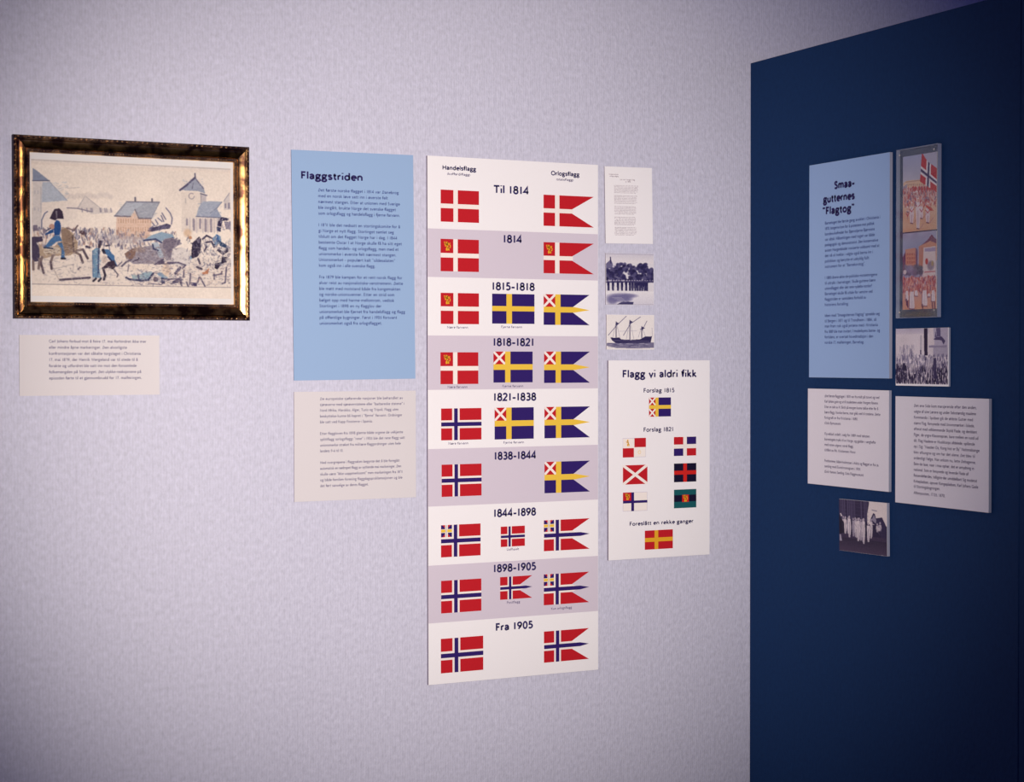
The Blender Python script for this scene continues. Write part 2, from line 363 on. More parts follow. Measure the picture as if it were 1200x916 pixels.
# ------------------------------------------------------------------ numpy painter for prints
class Canvas:
    def __init__(s, w, h, col):
        s.w, s.h = w, h; s.a = np.empty((h, w, 3)); s.a[:] = col
        s.yy, s.xx = np.mgrid[0:h, 0:w]; s.xx = (s.xx + .5)/w; s.yy = (s.yy + .5)/h
        s.asp = h / w
    def _blend(s, mask, col, al): s.a += (np.asarray(col, float) - s.a) * (mask*al)[..., None]
    def poly(s, pts, col, al=1.0):
        pts = np.asarray(pts, float)
        x0, x1 = int(max(0, pts[:,0].min()*s.w-1)), int(min(s.w, pts[:,0].max()*s.w+2))
        y0, y1 = int(max(0, pts[:,1].min()*s.h-1)), int(min(s.h, pts[:,1].max()*s.h+2))
        if x1 <= x0 or y1 <= y0: return
        X_, Y_2 = s.xx[y0:y1, x0:x1], s.yy[y0:y1, x0:x1]
        ins = np.zeros(X_.shape, bool); n = len(pts)
        for i in range(n):
            ax, ay = pts[i]; bx, by = pts[(i+1) % n]
            if ay == by: continue
            c = (ay > Y_2) != (by > Y_2)
            ins ^= c & (X_ < (bx-ax)*(Y_2-ay)/(by-ay)+ax)
        s.a[y0:y1, x0:x1] += (np.asarray(col, float) - s.a[y0:y1, x0:x1]) * (ins*al)[..., None]
    def line(s, pts, wd, col, al=1.0):
        wd = wd/2
        for (ax, ay), (bx, by) in zip(pts[:-1], pts[1:]):
            x0, x1 = int(max(0, (min(ax,bx)-wd)*s.w-2)), int(min(s.w, (max(ax,bx)+wd)*s.w+3))
            y0, y1 = int(max(0, (min(ay,by)-wd/s.asp)*s.h-2)), int(min(s.h, (max(ay,by)+wd/s.asp)*s.h+3))
            if x1 <= x0 or y1 <= y0: continue
            X_, Y_2 = s.xx[y0:y1, x0:x1], s.yy[y0:y1, x0:x1]*s.asp
            dx, dy = bx-ax, (by-ay)*s.asp; l2 = dx*dx+dy*dy or 1e-12
            t = np.clip(((X_-ax)*dx + (Y_2-ay*s.asp)*dy)/l2, 0, 1)
            d = np.hypot(X_-ax-t*dx, Y_2-ay*s.asp-t*dy)
            mk = np.clip((wd-d)*s.w+.5, 0, 1)
            s.a[y0:y1, x0:x1] += (np.asarray(col, float) - s.a[y0:y1, x0:x1]) * (mk*al)[..., None]
    def ell(s, cx, cy, rx, ry, col, al=1.0, soft=0.0):
        x0, x1 = int(max(0, (cx-rx*1.5)*s.w)), int(min(s.w, (cx+rx*1.5)*s.w+2))
        y0, y1 = int(max(0, (cy-ry*1.5)*s.h)), int(min(s.h, (cy+ry*1.5)*s.h+2))
        if x1 <= x0 or y1 <= y0: return
        d = np.hypot((s.xx[y0:y1, x0:x1]-cx)/rx, (s.yy[y0:y1, x0:x1]-cy)/ry)
        mk = np.clip((1-d)/(soft if soft else .12)+.5, 0, 1)
        s.a[y0:y1, x0:x1] += (np.asarray(col, float) - s.a[y0:y1, x0:x1]) * (mk*al)[..., None]
    def grad(s, y0, y1, c0, c1, x0=0, x1=1):
        m = (s.yy >= y0) & (s.yy < y1) & (s.xx >= x0) & (s.xx < x1)
        t = np.clip((s.yy-y0)/(y1-y0), 0, 1)[..., None]
        g = np.asarray(c0, float)*(1-t) + np.asarray(c1, float)*t
        s.a[m] = g[m]
    def noise(s, amt, cell, seed=0, tint=None):
        r = np.random.RandomState(seed)
        gh, gw = max(2, int(s.h/cell)+2), max(2, int(s.w/cell)+2)
        g = r.rand(gh, gw)-.5
        fy, fx = s.yy*(gh-2), s.xx*(gw-2); iy, ix = fy.astype(int), fx.astype(int); ty, tx = fy-iy, fx-ix
        v = (g[iy,ix]*(1-tx)+g[iy,ix+1]*tx)*(1-ty)+(g[iy+1,ix]*(1-tx)+g[iy+1,ix+1]*tx)*ty
        s.a += (v*amt)[..., None]*(np.ones(3) if tint is None else np.asarray(tint))
    def blur(s, n=1):
        for _ in range(n):
            p = np.pad(s.a, ((1,1),(1,1),(0,0)), 'edge')
            s.a = (p[:-2,1:-1]+p[2:,1:-1]+p[1:-1,:-2]+p[1:-1,2:]+4*p[1:-1,1:-1])/8

def place_print(B, name, cv, u0, v0, u1, v1, m, layer=2, label=None):
    """the painted canvas becomes a grid whose cells carry the ink colour"""
    h, w_ = cv.h, cv.w
    us = np.linspace(u0, u1, w_+1)/1000 - B.w/2; vs = B.h - np.linspace(v0, v1, h+1)/1000
    V = np.empty(((h+1)*(w_+1), 3)); gx, gz = np.meshgrid(us, vs)
    V[:,0] = gx.ravel(); V[:,1] = -(B.t+0.00022*layer); V[:,2] = gz.ravel()
    i, j = np.meshgrid(np.arange(h), np.arange(w_), indexing='ij'); k = (i*(w_+1)+j).ravel()
    F = np.stack([k, k+w_+1, k+w_+2, k+1], 1)
    me = bpy.data.meshes.new(name)
    me.vertices.add(len(V)); me.vertices.foreach_set('co', V.astype('f').ravel())
    me.loops.add(F.size); me.loops.foreach_set('vertex_index', F.astype('i').ravel())
    me.polygons.add(len(F)); me.polygons.foreach_set('loop_start', np.arange(0, F.size, 4, dtype='i'))
    me.update(calc_edges=True)
    at = me.attributes.new('ink', 'FLOAT_COLOR', 'FACE')
    c = np.ones((len(F), 4), 'f'); c[:, :3] = lin(np.clip(cv.a, 0, 255)).reshape(-1, 3)
    at.data.foreach_set('color', c.ravel())
    me.materials.append(m)
    o = bpy.data.objects.new(name, me); C.objects.link(o); o.parent = B.o
    if label: o['label'] = label
    return o

# ================================================================== THE SETTING
wb = box('wall_back', (-2.2, 5.2, 4.0, 4.12, 0.0, 2.95), M_WALL); wb['kind'] = 'structure'
fl = box('floor', (-2.2, 5.2, -1.5, 4.12, -0.08, 0.0), M_FLOOR); fl['kind'] = 'structure'
ce = box('ceiling', (-2.2, 5.2, -1.5, 4.12, 2.95, 3.03), M_CEIL); ce['kind'] = 'structure'

# blue partition standing square to the wall, made of two butted panels, lower than the ceiling
PT = cam_z + 0.810
part = bpy.data.objects.new('wall_right', None); C.objects.link(part)
part.location = (PART_X, 3.2, 0); part['kind'] = 'structure'
def panel(y0, y1, name, proud=0.0):
    v, f = box_vf(-proud, 0.07, y0-3.2, y1-3.2, 0.0, PT)
    o = link_mesh(name, v, f, M_BLUE, part)
    bv = o.modifiers.new('soft_edges', 'BEVEL'); bv.width = 0.0015; bv.segments = 1
    return o
panel(2.9495, 4.0, 'panel'); panel(2.20, 2.9480, 'panel')
v, f = box_vf(0.0012, 0.06, 2.944-3.2, 2.951-3.2, 0.0, PT-0.004)
link_mesh('joint_strip', v, f, M_BLUE, part)

# ================================================================== FLAG PRINTS
def rp(x0, y0, x1, y1, mi, sl=0): return ([(x0,y0),(x1,y0),(x1,y1),(x0,y1)], mi, sl)
def lion(x, y, s, mi=A_, sl=3):
    """small heraldic lion rampant holding an axe, about s mm tall"""
    st = [[(.30,.06),(.44,.10),(.42,.26),(.50,.45),(.50,.66),(.38,.80),(.44,.94),(.28,.97)],
          [(.50,.66),(.66,.76),(.62,.95),(.74,.97)], [(.46,.30),(.24,.26),(.10,.34)], [(.48,.42),(.28,.50),(.14,.46)],
          [(.66,.76),(.84,.66),(.86,.44),(.74,.30),(.82,.10)], [(.44,.10),(.58,.20),(.54,.40)],
          [(.06,.14),(.22,.24),(.34,.38)], [(.06,.14),(.12,.04),(.02,.08)]]
    ws = [.20,.14,.11,.11,.10,.16,.08,.12]
    out = []
    for p, w2 in zip(st, ws):
        q = []
        ribbon([(x+a*s, y+b*s) for a, b in p], w2*s, q); out += [(r, mi, sl) for r in q]
    return out
def saltire(x, y, w2, h2, t, mi=W_, sl=2):
    d = math.hypot(w2, h2); a, b = t/2*d/h2, t/2*d/w2
    return [([(x,y),(x+a,y),(x+w2,y+h2-b),(x+w2,y+h2),(x+w2-a,y+h2),(x,y+b)], mi, sl),
            ([(x+w2,y),(x+w2,y+b),(x+a,y+h2),(x,y+h2),(x,y+h2-b),(x+w2-a,y)], mi, sl+.5)]
def mark(w2, h2):
    """the union badge: Norwegian and Swedish crosses mixed"""
    c = w2*.47; P = [rp(0,0,w2,h2,W_,2)]
    for s0, s1 in ((0, w2*.36), (w2*.62, w2*1.0)):
        P += [rp(s0,0,s1,h2*.34,N_,3), rp(s0,h2*.64,s1,h2,N_,3)]
    P += [([(w2*.10,0),(w2*.36,0),(w2*.36,h2*.26)], R_, 4), ([(w2*.62,0),(w2*.88,0),(w2*.62,h2*.26)], R_, 4),
          ([(w2*.10,h2),(w2*.36,h2),(w2*.36,h2*.72)], R_, 4), ([(w2*.62,h2),(w2*.88,h2),(w2*.62,h2*.72)], R_, 4)]
    P += [rp(0,h2*.37,w2*.40,h2*.60,Y_,4), rp(w2*.56,h2*.37,w2,h2*.60,Y_,4), rp(c-.6,0,c+.6,h2,N_,5)]
    return P
def flag(kind, w2, h2):
    P = []
    if kind in ('danish', 'danish_lion'):
        P = [rp(0,0,w2,h2,R_), rp(w2*.33,0,w2*.445,h2,W_,1), rp(0,h2*.435,w2,h2*.575,W_,1.5)]
    if kind in ('danish_split', 'danish_lion_split'):
        n = w2*.56
        P = [([(0,0),(w2,0),(n,h2*.44),(0,h2*.44)], R_, 0), ([(0,h2*.57),(n,h2*.57),(w2,h2),(0,h2)], R_, 0),
             rp(w2*.225,0,w2*.312,h2,W_,1), rp(0,h2*.437,w2*.58,h2*.573,W_,1.5)]
    if 'lion' in kind: P += lion(w2*(.045 if 'split' in kind else .08), h2*.09, h2*.26)
    if kind == 'swedish':
        P = [rp(0,0,w2,h2,N_), rp(w2*.335,0,w2*.465,h2,Y_,1), rp(0,h2*.41,w2,h2*.58,Y_,1.5)]
    if kind == 'union':
        P = [rp(0,0,w2,h2,N_), rp(w2*.295,0,w2*.43,h2,Y_,1), rp(0,h2*.41,w2,h2*.59,Y_,1.5), rp(0,0,w2*.295,h2*.41,R_,1)]
        P += saltire(0,0,w2*.295,h2*.41,h2*.075)
    if kind == 'union_split':
        n = w2*.63
        P = [([(0,0),(w2,0),(n,h2*.415),(0,h2*.415)], N_, 0), ([(0,h2*.585),(n,h2*.585),(w2,h2),(0,h2)], N_, 0),
             rp(w2*.25,0,w2*.365,h2,Y_,1), ([(0,h2*.41),(n*1.06,h2*.41),(w2,h2*.505),(n*1.06,h2*.59),(0,h2*.59)], Y_, 1.5),
             rp(0,0,w2*.25,h2*.41,R_,1)] + saltire(0,0,w2*.25,h2*.41,h2*.08)
    if kind in ('norwegian', 'norwegian_mark'):
        a, b = w2/22, h2/16
        P = [rp(0,0,w2,h2,R_), rp(6*a,0,10*a,h2,W_,1), rp(0,6*b,w2,10*b,W_,1.2), rp(7*a,0,9*a,h2,N_,2), rp(0,7*b,w2,9*b,N_,2.2)]
        if 'mark' in kind: P += [([(x,y) for x, y in p], m_, l_+1) for p, m_, l_ in mark(6*a, 6*b)]
    if kind in ('norwegian_split', 'norwegian_mark_split'):
        b = h2/16; a = b*.98; n = w2*.61
        P = [([(0,0),(w2,0),(n,6.1*b),(0,6.1*b)], R_, 0), ([(0,9.9*b),(n,9.9*b),(w2,h2),(0,h2)], R_, 0),
             rp(6*a,0,10*a,h2,W_,1), ([(0,6*b),(n,6*b),(n+3*b,7.1*b),(n+3*b,8.9*b),(n,10*b),(0,10*b)], W_, 1.2),
             rp(7*a,0,9*a,h2,N_,2), ([(0,7*b),(w2*.80,7*b),(w2,8*b),(w2*.80,9*b),(0,9*b)], N_, 2.2)]
        if 'mark' in kind: P += [(p, m_, l_+1) for p, m_, l_ in mark(6*a, 6*b)]
    if kind == 'double_saltire':
        P = [rp(0,0,w2,h2,N_), rp(0,0,w2*.29,h2,R_,1), rp(w2*.29,0,w2*.43,h2,Y_,1), rp(0,h2*.40,w2,h2*.59,Y_,2)]
        P += saltire(0,0,w2*.29,h2*.40,h2*.085,W_,3) + saltire(0,h2*.59,w2*.29,h2*.41,h2*.085,W_,3)
    if kind == 'red_white_quarters':
        P = [rp(0,0,w2,h2,H_), rp(.8,.8,w2-.8,h2-.8,W_,1), rp(w2*.5,0,w2,h2*.48,R_,2), rp(0,h2*.52,w2*.48,h2,R_,2)]
        P += lion(w2*.12,h2*.08,h2*.32,A_,3)[:14] + [([(w2*.72+math.cos(t)*r,h2*.74+math.sin(t)*r) for t in (0,1.05,2.1,3.14,4.2,5.2)], Y_ if r > 4 else W_, 3 + (r < 4)) for r in (5, 3.8)]
    if kind == 'four_quarters':
        P = [rp(0,0,w2,h2,W_), rp(0,0,w2*.42,h2*.40,R_,1), rp(w2*.58,0,w2,h2*.39,N_,1), rp(0,h2*.61,w2*.42,h2,N_,1), rp(w2*.58,h2*.61,w2,h2,R_,1)]
    if kind == 'white_saltire_on_red':
        P = [rp(0,0,w2,h2,R_)] + saltire(0,0,w2,h2,h2*.15,W_,1)
    if kind == 'red_cross_on_black':
        P = [rp(0,0,w2,h2,K_), rp(w2*.415,0,w2*.575,h2,O_,1), rp(0,h2*.39,w2,h2*.60,O_,1.5)]
    if kind == 'blue_cross_on_white':
        P = [rp(0,0,w2,h2,H_), rp(.8,.8,w2-.8,h2-.8,W_,1), rp(w2*.34,0,w2*.455,h2,N_,2), rp(0,h2*.44,w2,h2*.575,N_,2.5), rp(0,0,w2*.34,h2*.44,R_,2)]
        P += lion(w2*.08, h2*.06, h2*.32, A_, 4)
    if kind == 'black_green_bands':
        P = [rp(0,0,w2,h2,G_), rp(0,h2*.30,w2,h2*.66,K_,1), rp(w2*.36,h2*.29,w2*.66,h2*.68,O_,2)] + lion(w2*.39, h2*.31, h2*.34, A_, 3)
    if kind == 'yellow_cross_on_red':
        P = [rp(0,0,w2,h2,R_), rp(w2*.345,0,w2*.475,h2,A_,1), rp(0,h2*.39,w2,h2*.60,A_,1.5)]
    return P
def put_flag(B, kind, u, v, w2, h2, label, cap=None):
    P = [([(x+u, y+v) for x, y in p], mi, sl) for p, mi, sl in flag(kind, w2, h2)]
    o = B.polys('printed_flag', P, FLAGM, 3, label)
    if cap:
        write(B, 'caption', [cap], M_INKT, 4.0, 1.0, coarse=True).parent = o
    return o

# ================================================================== FLAG CHART
chart = Board('flag_chart_board', 'tall white board charting flags of each period in nine banded rows', 'display board', 'back', 1.7476, 2.2345, -0.8156, 0.5081, 0.007)
chart.slab(M_WHITE, M_CORE)
for v0, v1 in ((181,302), (448,584), (732,876), (1024,1169)):
    chart.rect('grey_band', 0.3, v0, 486.3, v1, M_GREY, 1)
for t, u0, u1, v in (('Til 1814',183,284,85),('1814',209,264,210),('1815-1818',177,300,331),('1818-1821',180,299,473),('1821-1838',181,304,613),
                     ('1838-1844',183,304,763),('1844-1898',181,303,909),('1898-1905',180,303,1050),('Fra 1905',187,294,1200)):
    write(chart, 'heading', [(t, u0, u1, v)], M_INK, 12.8 if t[0] != 'F' else 12.2, 4.5)
write(chart, 'heading', [('Handelsflagg', 41, 134, 32.5)], M_INK, 7.0, 2.5)
write(chart, 'caption', [('(koffardiflagg)', 54, 118, 45.5)], M_INKT, 4.0, 1.2)
write(chart, 'heading', [('Orlogsflagg', 348, 431, 32.5)], M_INK, 7.0, 2.5)
write(chart, 'caption', [('(statsflagg)', 363, 414, 45.5)], M_INKT, 4.0, 1.2)
RD, RDS = 'red flag with white cross', 'swallow-tailed red flag with white cross'
RL, RLS = 'red flag with white cross and golden lion', 'swallow-tailed red flag with white cross and golden lion'
BY, US = 'blue flag with yellow cross', 'three-tongued blue and yellow flag with red and white corner'
UM = 'blue and yellow flag with red and white corner'
NO, NS = 'red flag with white and blue cross', 'three-tongued red flag with white and blue cross'
NM, NSM = 'red, white and blue flag with mixed corner badge', 'three-tongued red, white and blue flag with mixed corner badge'
for row in (('danish',36,83,106,80,RD), ('danish_split',326,84,148,80,RDS), ('danish_lion',35.5,206,106,81,RL), ('danish_lion_split',326,206,148,80,RLS),
            ('danish_lion',35.5,341,106,78,RL,('Nære farvann',53,111,430)), ('swedish',178.5,341,121,76,BY,('Fjerne farvann',204,264,428)), ('union_split',326,340,135,79,US),
            ('danish_lion',34.5,490,105,80,RL,('Nære farvann',54,109,580)), ('union',182,488,112,79,UM,('Fjerne farvann',207,267,579)), ('union_split',327,488,135,81,US),
            ('norwegian',36,631,112,80,NO,('Nære farvann',56,111,722)), ('union',185,631,112,81,UM,('Fjerne farvann',210,269,723)), ('union_split',328,631,134,81,US),
            ('norwegian',37,772,111,81,NO), ('union_split',328,773,134,81,US),
            ('norwegian_mark',35,924,110,81,NM), ('norwegian',202,935,69,52,NO,('Uoffisielt',219,254,997)), ('norwegian_mark_split',326,924,135,80,NSM),
            ('norwegian',35,1064,112,82,NO), ('norwegian_split',200,1064,92,58,NS,('Postflagg',219,257,1133)), ('norwegian_mark_split',325.5,1064,134,80,NSM,('Kun orlogsflagg',347,408,1157)),
            ('norwegian',34,1210,118,87,NO), ('norwegian_split',326,1212,133,81,NS)):
    put_flag(chart, *row)

# ================================================================== BOARD OF REJECTED FLAGS
nev = Board('rejected_flags_board', 'white board headed Flagg vi aldri fikk with eight small flags', 'display board', 'back', 2.2659, 2.5814, -0.5300, -0.0031, 0.006)
nev.slab(M_WHITE, M_CORE)
write(nev, 'heading', [('Flagg vi aldri fikk', 42.4, 273.2, 44.5)], M_INK, 12.4, 4.4)
write(nev, 'heading', [('Forslag 1815', 107, 203.5, 85)], M_INK, 7.3, 2.3)
write(nev, 'heading', [('Forslag 1821', 107, 200.8, 189.4)], M_INK, 7.3, 2.3)
write(nev, 'heading', [('Foreslått en rekke ganger', 64, 263.2, 438)], M_INK, 6.6, 2.3)
for row in (('double_saltire',124,99,68.3,51,'blue and yellow flag with two red and white corners'),
            ('red_white_quarters',43.2,205.7,71.1,51,'quartered red and white flag'),
            ('four_quarters',201.4,205.7,70.5,51,'white cross between red and blue quarters'),
            ('white_saltire_on_red',43.9,277.4,75.3,51,'red flag with white diagonal cross'),
            ('red_cross_on_black',202,277,70.6,50.2,'black flag with red cross'),
            ('blue_cross_on_white',43.7,349.5,75,50,'white flag with blue cross and red corner'),
            ('black_green_bands',202,347.2,70.6,50,'green and black banded flag with a red centre'),
            ('yellow_cross_on_red',111.1,453.2,87.4,51,'red flag with yellow cross')):
    put_flag(nev, *row)

# ================================================================== LIGHT BLUE TEXT BOARD (LEFT)
def column(B, name, lines, u0, v0, pitch, m, xh=4.7, wt=1.05):
    """lines: (row number, text, end u)"""
    write(B, name, [(t, u0, ue, v0 + pitch*r) for r, t, ue in lines], m, xh, wt, coarse=True)
bl = Board('text_board', 'light blue text board headed Flaggstriden beside the flag chart', 'text board', 'back', 1.3976, 1.7159, -0.0489, 0.5061, 0.003, tilt=rad(0.5), group='mounted text boards')
bl.slab(M_LBLUE, M_CORE)
write(bl, 'heading', [('Flaggstriden', 23.3, 183.2, 68.3)], M_INK, 11.3, 4.4)
T1 = [(0,'Det første norske flagget i 1814 var Danebrog',278),(1,'med en norsk løve satt inn i øverste felt',249),(2,'nærmest stangen. Etter at unionen med Sverige',281),
 (3,'ble inngått, brukte Norge det svenske flagget',270),(4,'som orlogsflagg og handelsflagg i fjerne farvann.',281),
 (6,'I 1821 ble det nedsatt en stortingskomite for å',281),(7,'gi Norge et nytt flagg. Stortinget samlet seg',264),(8,'tilslutt om det flagget Norge har i dag. I 1844',273),
 (9,'bestemte Oscar I at Norge skulle få ha sitt eget',285),(10,'flagg som handels- og orlogsflagg, men med et',276),(11,'unionsmerke i øverste felt nærmest stangen.',270),
 (12,'Unionsmerket - populært kalt “sildesalaten”',267),(13,'kom også inn i alle svenske flagg.',214),
 (15,'Fra 1879 ble kampen for et rent norsk flagg for',285),(16,'alvor reist av nasjonalistiske venstremenn. Dette',287),(17,'ble møtt med motstand både fra kongemakten',280),
 (18,'og norske unionsvenner. Etter en strid som',264),(19,'bølget opp med harme mellomrom, vedtok',263),(20,'Stortinget i 1898 en ny flagglov der',229),
 (21,'unionsmerket ble fjernet fra handelsflagg og flagg',292),(22,'på offentlige bygninger. Først i 1905 forsvant',270),(23,'unionsmerket også fra orlogsflagget.',230)]
column(bl, 'body_text', T1, 67, 98, 14.02, M_INKB, 4.9, 1.25)

cr = Board('text_board', 'cream text card under the light blue Flaggstriden board', 'text board', 'back', 1.3976, 1.7167, -0.3432, -0.0775, 0.003, group='mounted text boards')
cr.slab(M_PAPER, M_CORE)
T2 = [(0,'De europeiske sjøfarende nasjoner ble behandlet av',284),(1,'sjørøverne med sjørøverstatene eller “barbareske statene” i',288),(2,'Nord Afrika, Marokko, Alger, Tunis og Tripoli. Flagg uten',272),
 (3,'beskyttelse kunne bli kapret i “fjerne” farvann. Ordninger',282),(4,'ble satt ved Kapp Finisterre i Spania.',203),
 (6,'Etter flaggloven fra 1898 glemte både orgene de velkjente',284),(7,'splittflagg (orlogsflagg) “rene” i 1905 ble det rene flagg satt',289),(8,'unionsmerke strøket fra militære flaggordninger uten hele',278),(9,'landets 9/6 til 10.'.replace('/', '-'),126),
 (11,'Med overgrepene i flaggsaken begynte det å ble foregått',275),(12,'automatisk en nødropet flagg av syttiende mai markeringer. Den',279),(13,'skulle være “ikke uoppmerksomt” men markeringen fra 1821',283),
 (14,'og både familien forening flaggdagsproklamasjonen og ble',282),(15,'det ført sanselige av deres flagget.',192)]
column(cr, 'body_text', T2, 66, 20.6, 14.1, M_INKT, 4.4, 0.95)

nt_ = Board('text_board', 'small cream text card hanging under the gilt framed picture', 'text board', 'back', 0.7499, 1.0691, -0.0807, 0.0565, 0.003, group='mounted text boards')
nt_.slab(M_PAPER, M_CORE)
T3 = [(0,'Carl Johans forbud mot å feire 17. mai forhindret ikke mer',288),(1,'eller mindre åpne markeringer. Den alvorligste',243),(2,'konfrontasjonen var det såkalte torgslaget i Christiania',275),
 (3,'17. mai 1829, der Henrik Wergeland var til stede til å',268),(4,'forakte og utfordret ble satt inn mot den forsamlede',265),(5,'folkemengden på Stortorget. Det ulykke reaksjonene på',276),(6,'episoden førte til et gjennombrudd for 17. maifeiringen.',277)]
column(nt_, 'body_text', T3, 65.5, 17, 13.93, M_INKT, 4.4, 1.0)

# ================================================================== SMALL SHEETS BY THE CHART
dc = Board('document_sheet', 'pale typed document sheet in the upper right of the flag chart', 'document', 'back', 2.2595, 2.4042, 0.3056, 0.5073, 0.003, tilt=rad(0.9))
dc.slab(M_WHITE, M_CORE)
rr = random.Random(3)
tl = [('Kongelig resolusjon', 13, 41, 21.5), ('om flagg og flagging', 15, 41, 26.5)]
write(dc, 'heading', tl, M_INKF, 1.9, 0.7, coarse=True)
write(dc, 'heading', [('Lov om Norges Flag', 46, 91, 35), ('av 1898', 62, 78, 40)], M_INKF, 2.4, 0.9, coarse=True)
words = 'det norske flag skal være rødt med et blaatt kors i hvid rand og føres av alle skibe i riget efter denne lov som gjelder fra denne dag av og uten noget merke i feltet'.split()
tl = []
for v0, v1, ue in ((48,70,102),(74.5,98,98),(103,126,96),(131,154,93),(158,181,95)):
    k = 7
    for i in range(k):
        tl.append((' '.join(rr.choice(words) for _ in range(9))[:44].strip(), 27.4, ue - rr.random()*8*(i == k-1) - rr.random()*3, v0 + 2.2 + (v1-v0)*i/k))
write(dc, 'body_text', tl, M_INKF, 1.5, 0.55, coarse=True)

rv = Board('photo_print', 'mounted monochrome photo of people in a row on a river bank before trees', 'photograph', 'back', 2.2604, 2.4071, 0.1436, 0.2795, 0.003, tilt=rad(0.4))
rv.slab(M_WHITE, M_CORE)
cv = Canvas(176, 164, (228, 222, 228))
def z7(x, y): return ((x-38)/405, (y-52)/437)      # reading coordinates of the enlargement
cv.grad(0, .18, (214,208,220), (236,228,232)); r7 = random.Random(5)
DK = (44, 38, 84)
cv.poly([z7(38,140),z7(70,112),z7(78,92),z7(84,112),z7(96,140),z7(92,180),z7(38,180)], (110,104,140)); cv.line([z7(76,85),z7(80,135)], .02, DK)
cv.poly([z7(96,150),z7(130,150),z7(130,200),z7(96,200)], (196,188,206))
for i in range(300):
    x = r7.uniform(38, 443); top = 185 if x < 120 else (140 if x < 250 else (165 if x < 310 else (140 if x < 385 else 178)))
    y = r7.uniform(top, 285); g = r7.choice([DK, (58,52,98), (36,30,72), (88,82,122)])
    a, b = z7(x, y); cv.ell(a, b, .035, .03, g, .9, .6)
for x in range(60, 440, 22):
    a, b = z7(x, 284); cv.ell(a, b, .018, .018, (170,160,186)); 
for i, x in enumerate([58,96,138,172,208,240,262,285,304,325,345,366,385]):
    cv.poly([z7(x-11,292),z7(x+11,292),z7(x+9,368),z7(x-8,368)], DK); cv.line([z7(x,325),z7(x,372)], .008, (150,144,170), .6)
cv.poly([z7(38,290),z7(443,280),z7(443,296),z7(38,304)], (60,54,96), .8)
cv.grad(.735, 1.0, (240,234,238), (220,214,226))
for x, y, rx, ry in ((110,432,.17,.075),(170,425,.20,.075),(230,412,.17,.04),(90,455,.10,.07),(190,442,.15,.05)): cv.ell(*z7(x, y), rx, ry, (112,106,150), .75, .7)
cv.poly([z7(180,460),z7(270,466),z7(265,490),z7(120,490)], (48,42,88), .9)
for i in range(5): cv.line([z7(90+i*20,430+i*9),z7(170+i*10,428+i*9)], .012, (190,184,204), .6)
cv.line([z7(38,489),z7(443,489)], .012, (160,154,180)); cv.line([z7(40,54),z7(443,54)], .012, (170,164,190))
cv.blur(1); cv.noise(14, 1.6, 2)
place_print(rv, 'photo_image', cv, 0.6, 0.6, 146.1, 135.3, M_PHOTO)

sh = Board('photo_print', 'mounted picture of a three-masted ship under the river bank photo', 'photograph', 'back', 2.2621, 2.4080, 0.0258, 0.1175, 0.003)
sh.slab(M_WHITE, M_CORE)
cv = Canvas(180, 114, (244, 236, 234))
def zs(x, y): return ((x-42)/408, (y-580)/295)
DS = (46, 38, 84)
for x0, yt, yb, ex, ey, fx, fy in ((122,640,785,55,755,210,590),(240,625,790,185,755,332,595),(343,678,775,330,700,388,630)):
    cv.line([zs(x0,yt),zs(x0,yb)], .016, DS); cv.line([zs(ex,ey),zs(x0+5,yt+30),zs(fx,fy)], .010, (84,78,118)); cv.line([zs(x0,yt),zs(x0-30,yb-5)], .005, (130,124,150)); cv.line([zs(x0,yt),zs(x0+34,yb-5)], .005, (130,124,150))
    cv.poly([zs(x0,yt),zs(x0+28,yt+14),zs(x0+4,yt+26)], DS, .9)
cv.poly([zs(74,775),zs(120,776),zs(150,774),zs(165,790),zs(250,794),zs(330,788),zs(370,765),zs(432,762),zs(420,820),zs(300,826),zs(120,822),zs(88,800)], DS)
cv.line([zs(95,800),zs(410,806)], .008, (120,112,146)); cv.line([zs(150,720),zs(300,715)], .006, (180,174,190))
cv.poly([zs(42,822),zs(450,816),zs(450,862),zs(300,868),zs(120,864),zs(42,845)], (112,106,140), .9)
for i in range(40):
    x = r7.uniform(45, 420); y = r7.uniform(822, 862); cv.line([zs(x,y),zs(x+r7.uniform(15,45),y+r7.uniform(-3,3))], .007, r7.choice([(66,60,104),(176,170,190)]), .8)
cv.line([zs(432,690),zs(436,760)], .006, (150,144,166))
cv.blur(1); cv.noise(10, 1.6, 4)
place_print(sh, 'photo_image', cv, 0.6, 0.6, 145.3, 91.1, M_PHOTO)

# ================================================================== GILT FRAMED PICTURE
FX0, FX1, FZ0, FZ1 = 0.7363, 1.2838, 0.0930, 0.5035
fr = Board('framed_picture', 'gilt framed watercolour of a crowded town square with riders', 'picture', 'back', FX0, FX1, FZ0, FZ1, 0.020)
W, H = fr.w, fr.h
prof = [(0,.000),(0,.016),(.0010,.0188),(.0060,.0186),(.0085,.0180),(.0100,.0215),(.0122,.0228),(.0150,.0221),(.0185,.0210),(.0220,.0197),(.0250,.0184),(.0278,.0166),(.0295,.0140),(.0300,.0150),(.0365,.0145),(.0378,.0120),(.0380,.0080)]
def sweep(prof):
    V, F = [], []
    cs = lambda d: [(-W/2+d, d), (W/2-d, d), (W/2-d, H-d), (-W/2+d, H-d)]
    for d, y in prof:
        V += [(x, -y, z) for x, z in cs(d)]
    for i in range(len(prof)-1):
        for k in range(4): F.append((4*i+k, 4*i+(k+1) % 4, 4*i+4+(k+1) % 4, 4*i+4+k))
    return V, F
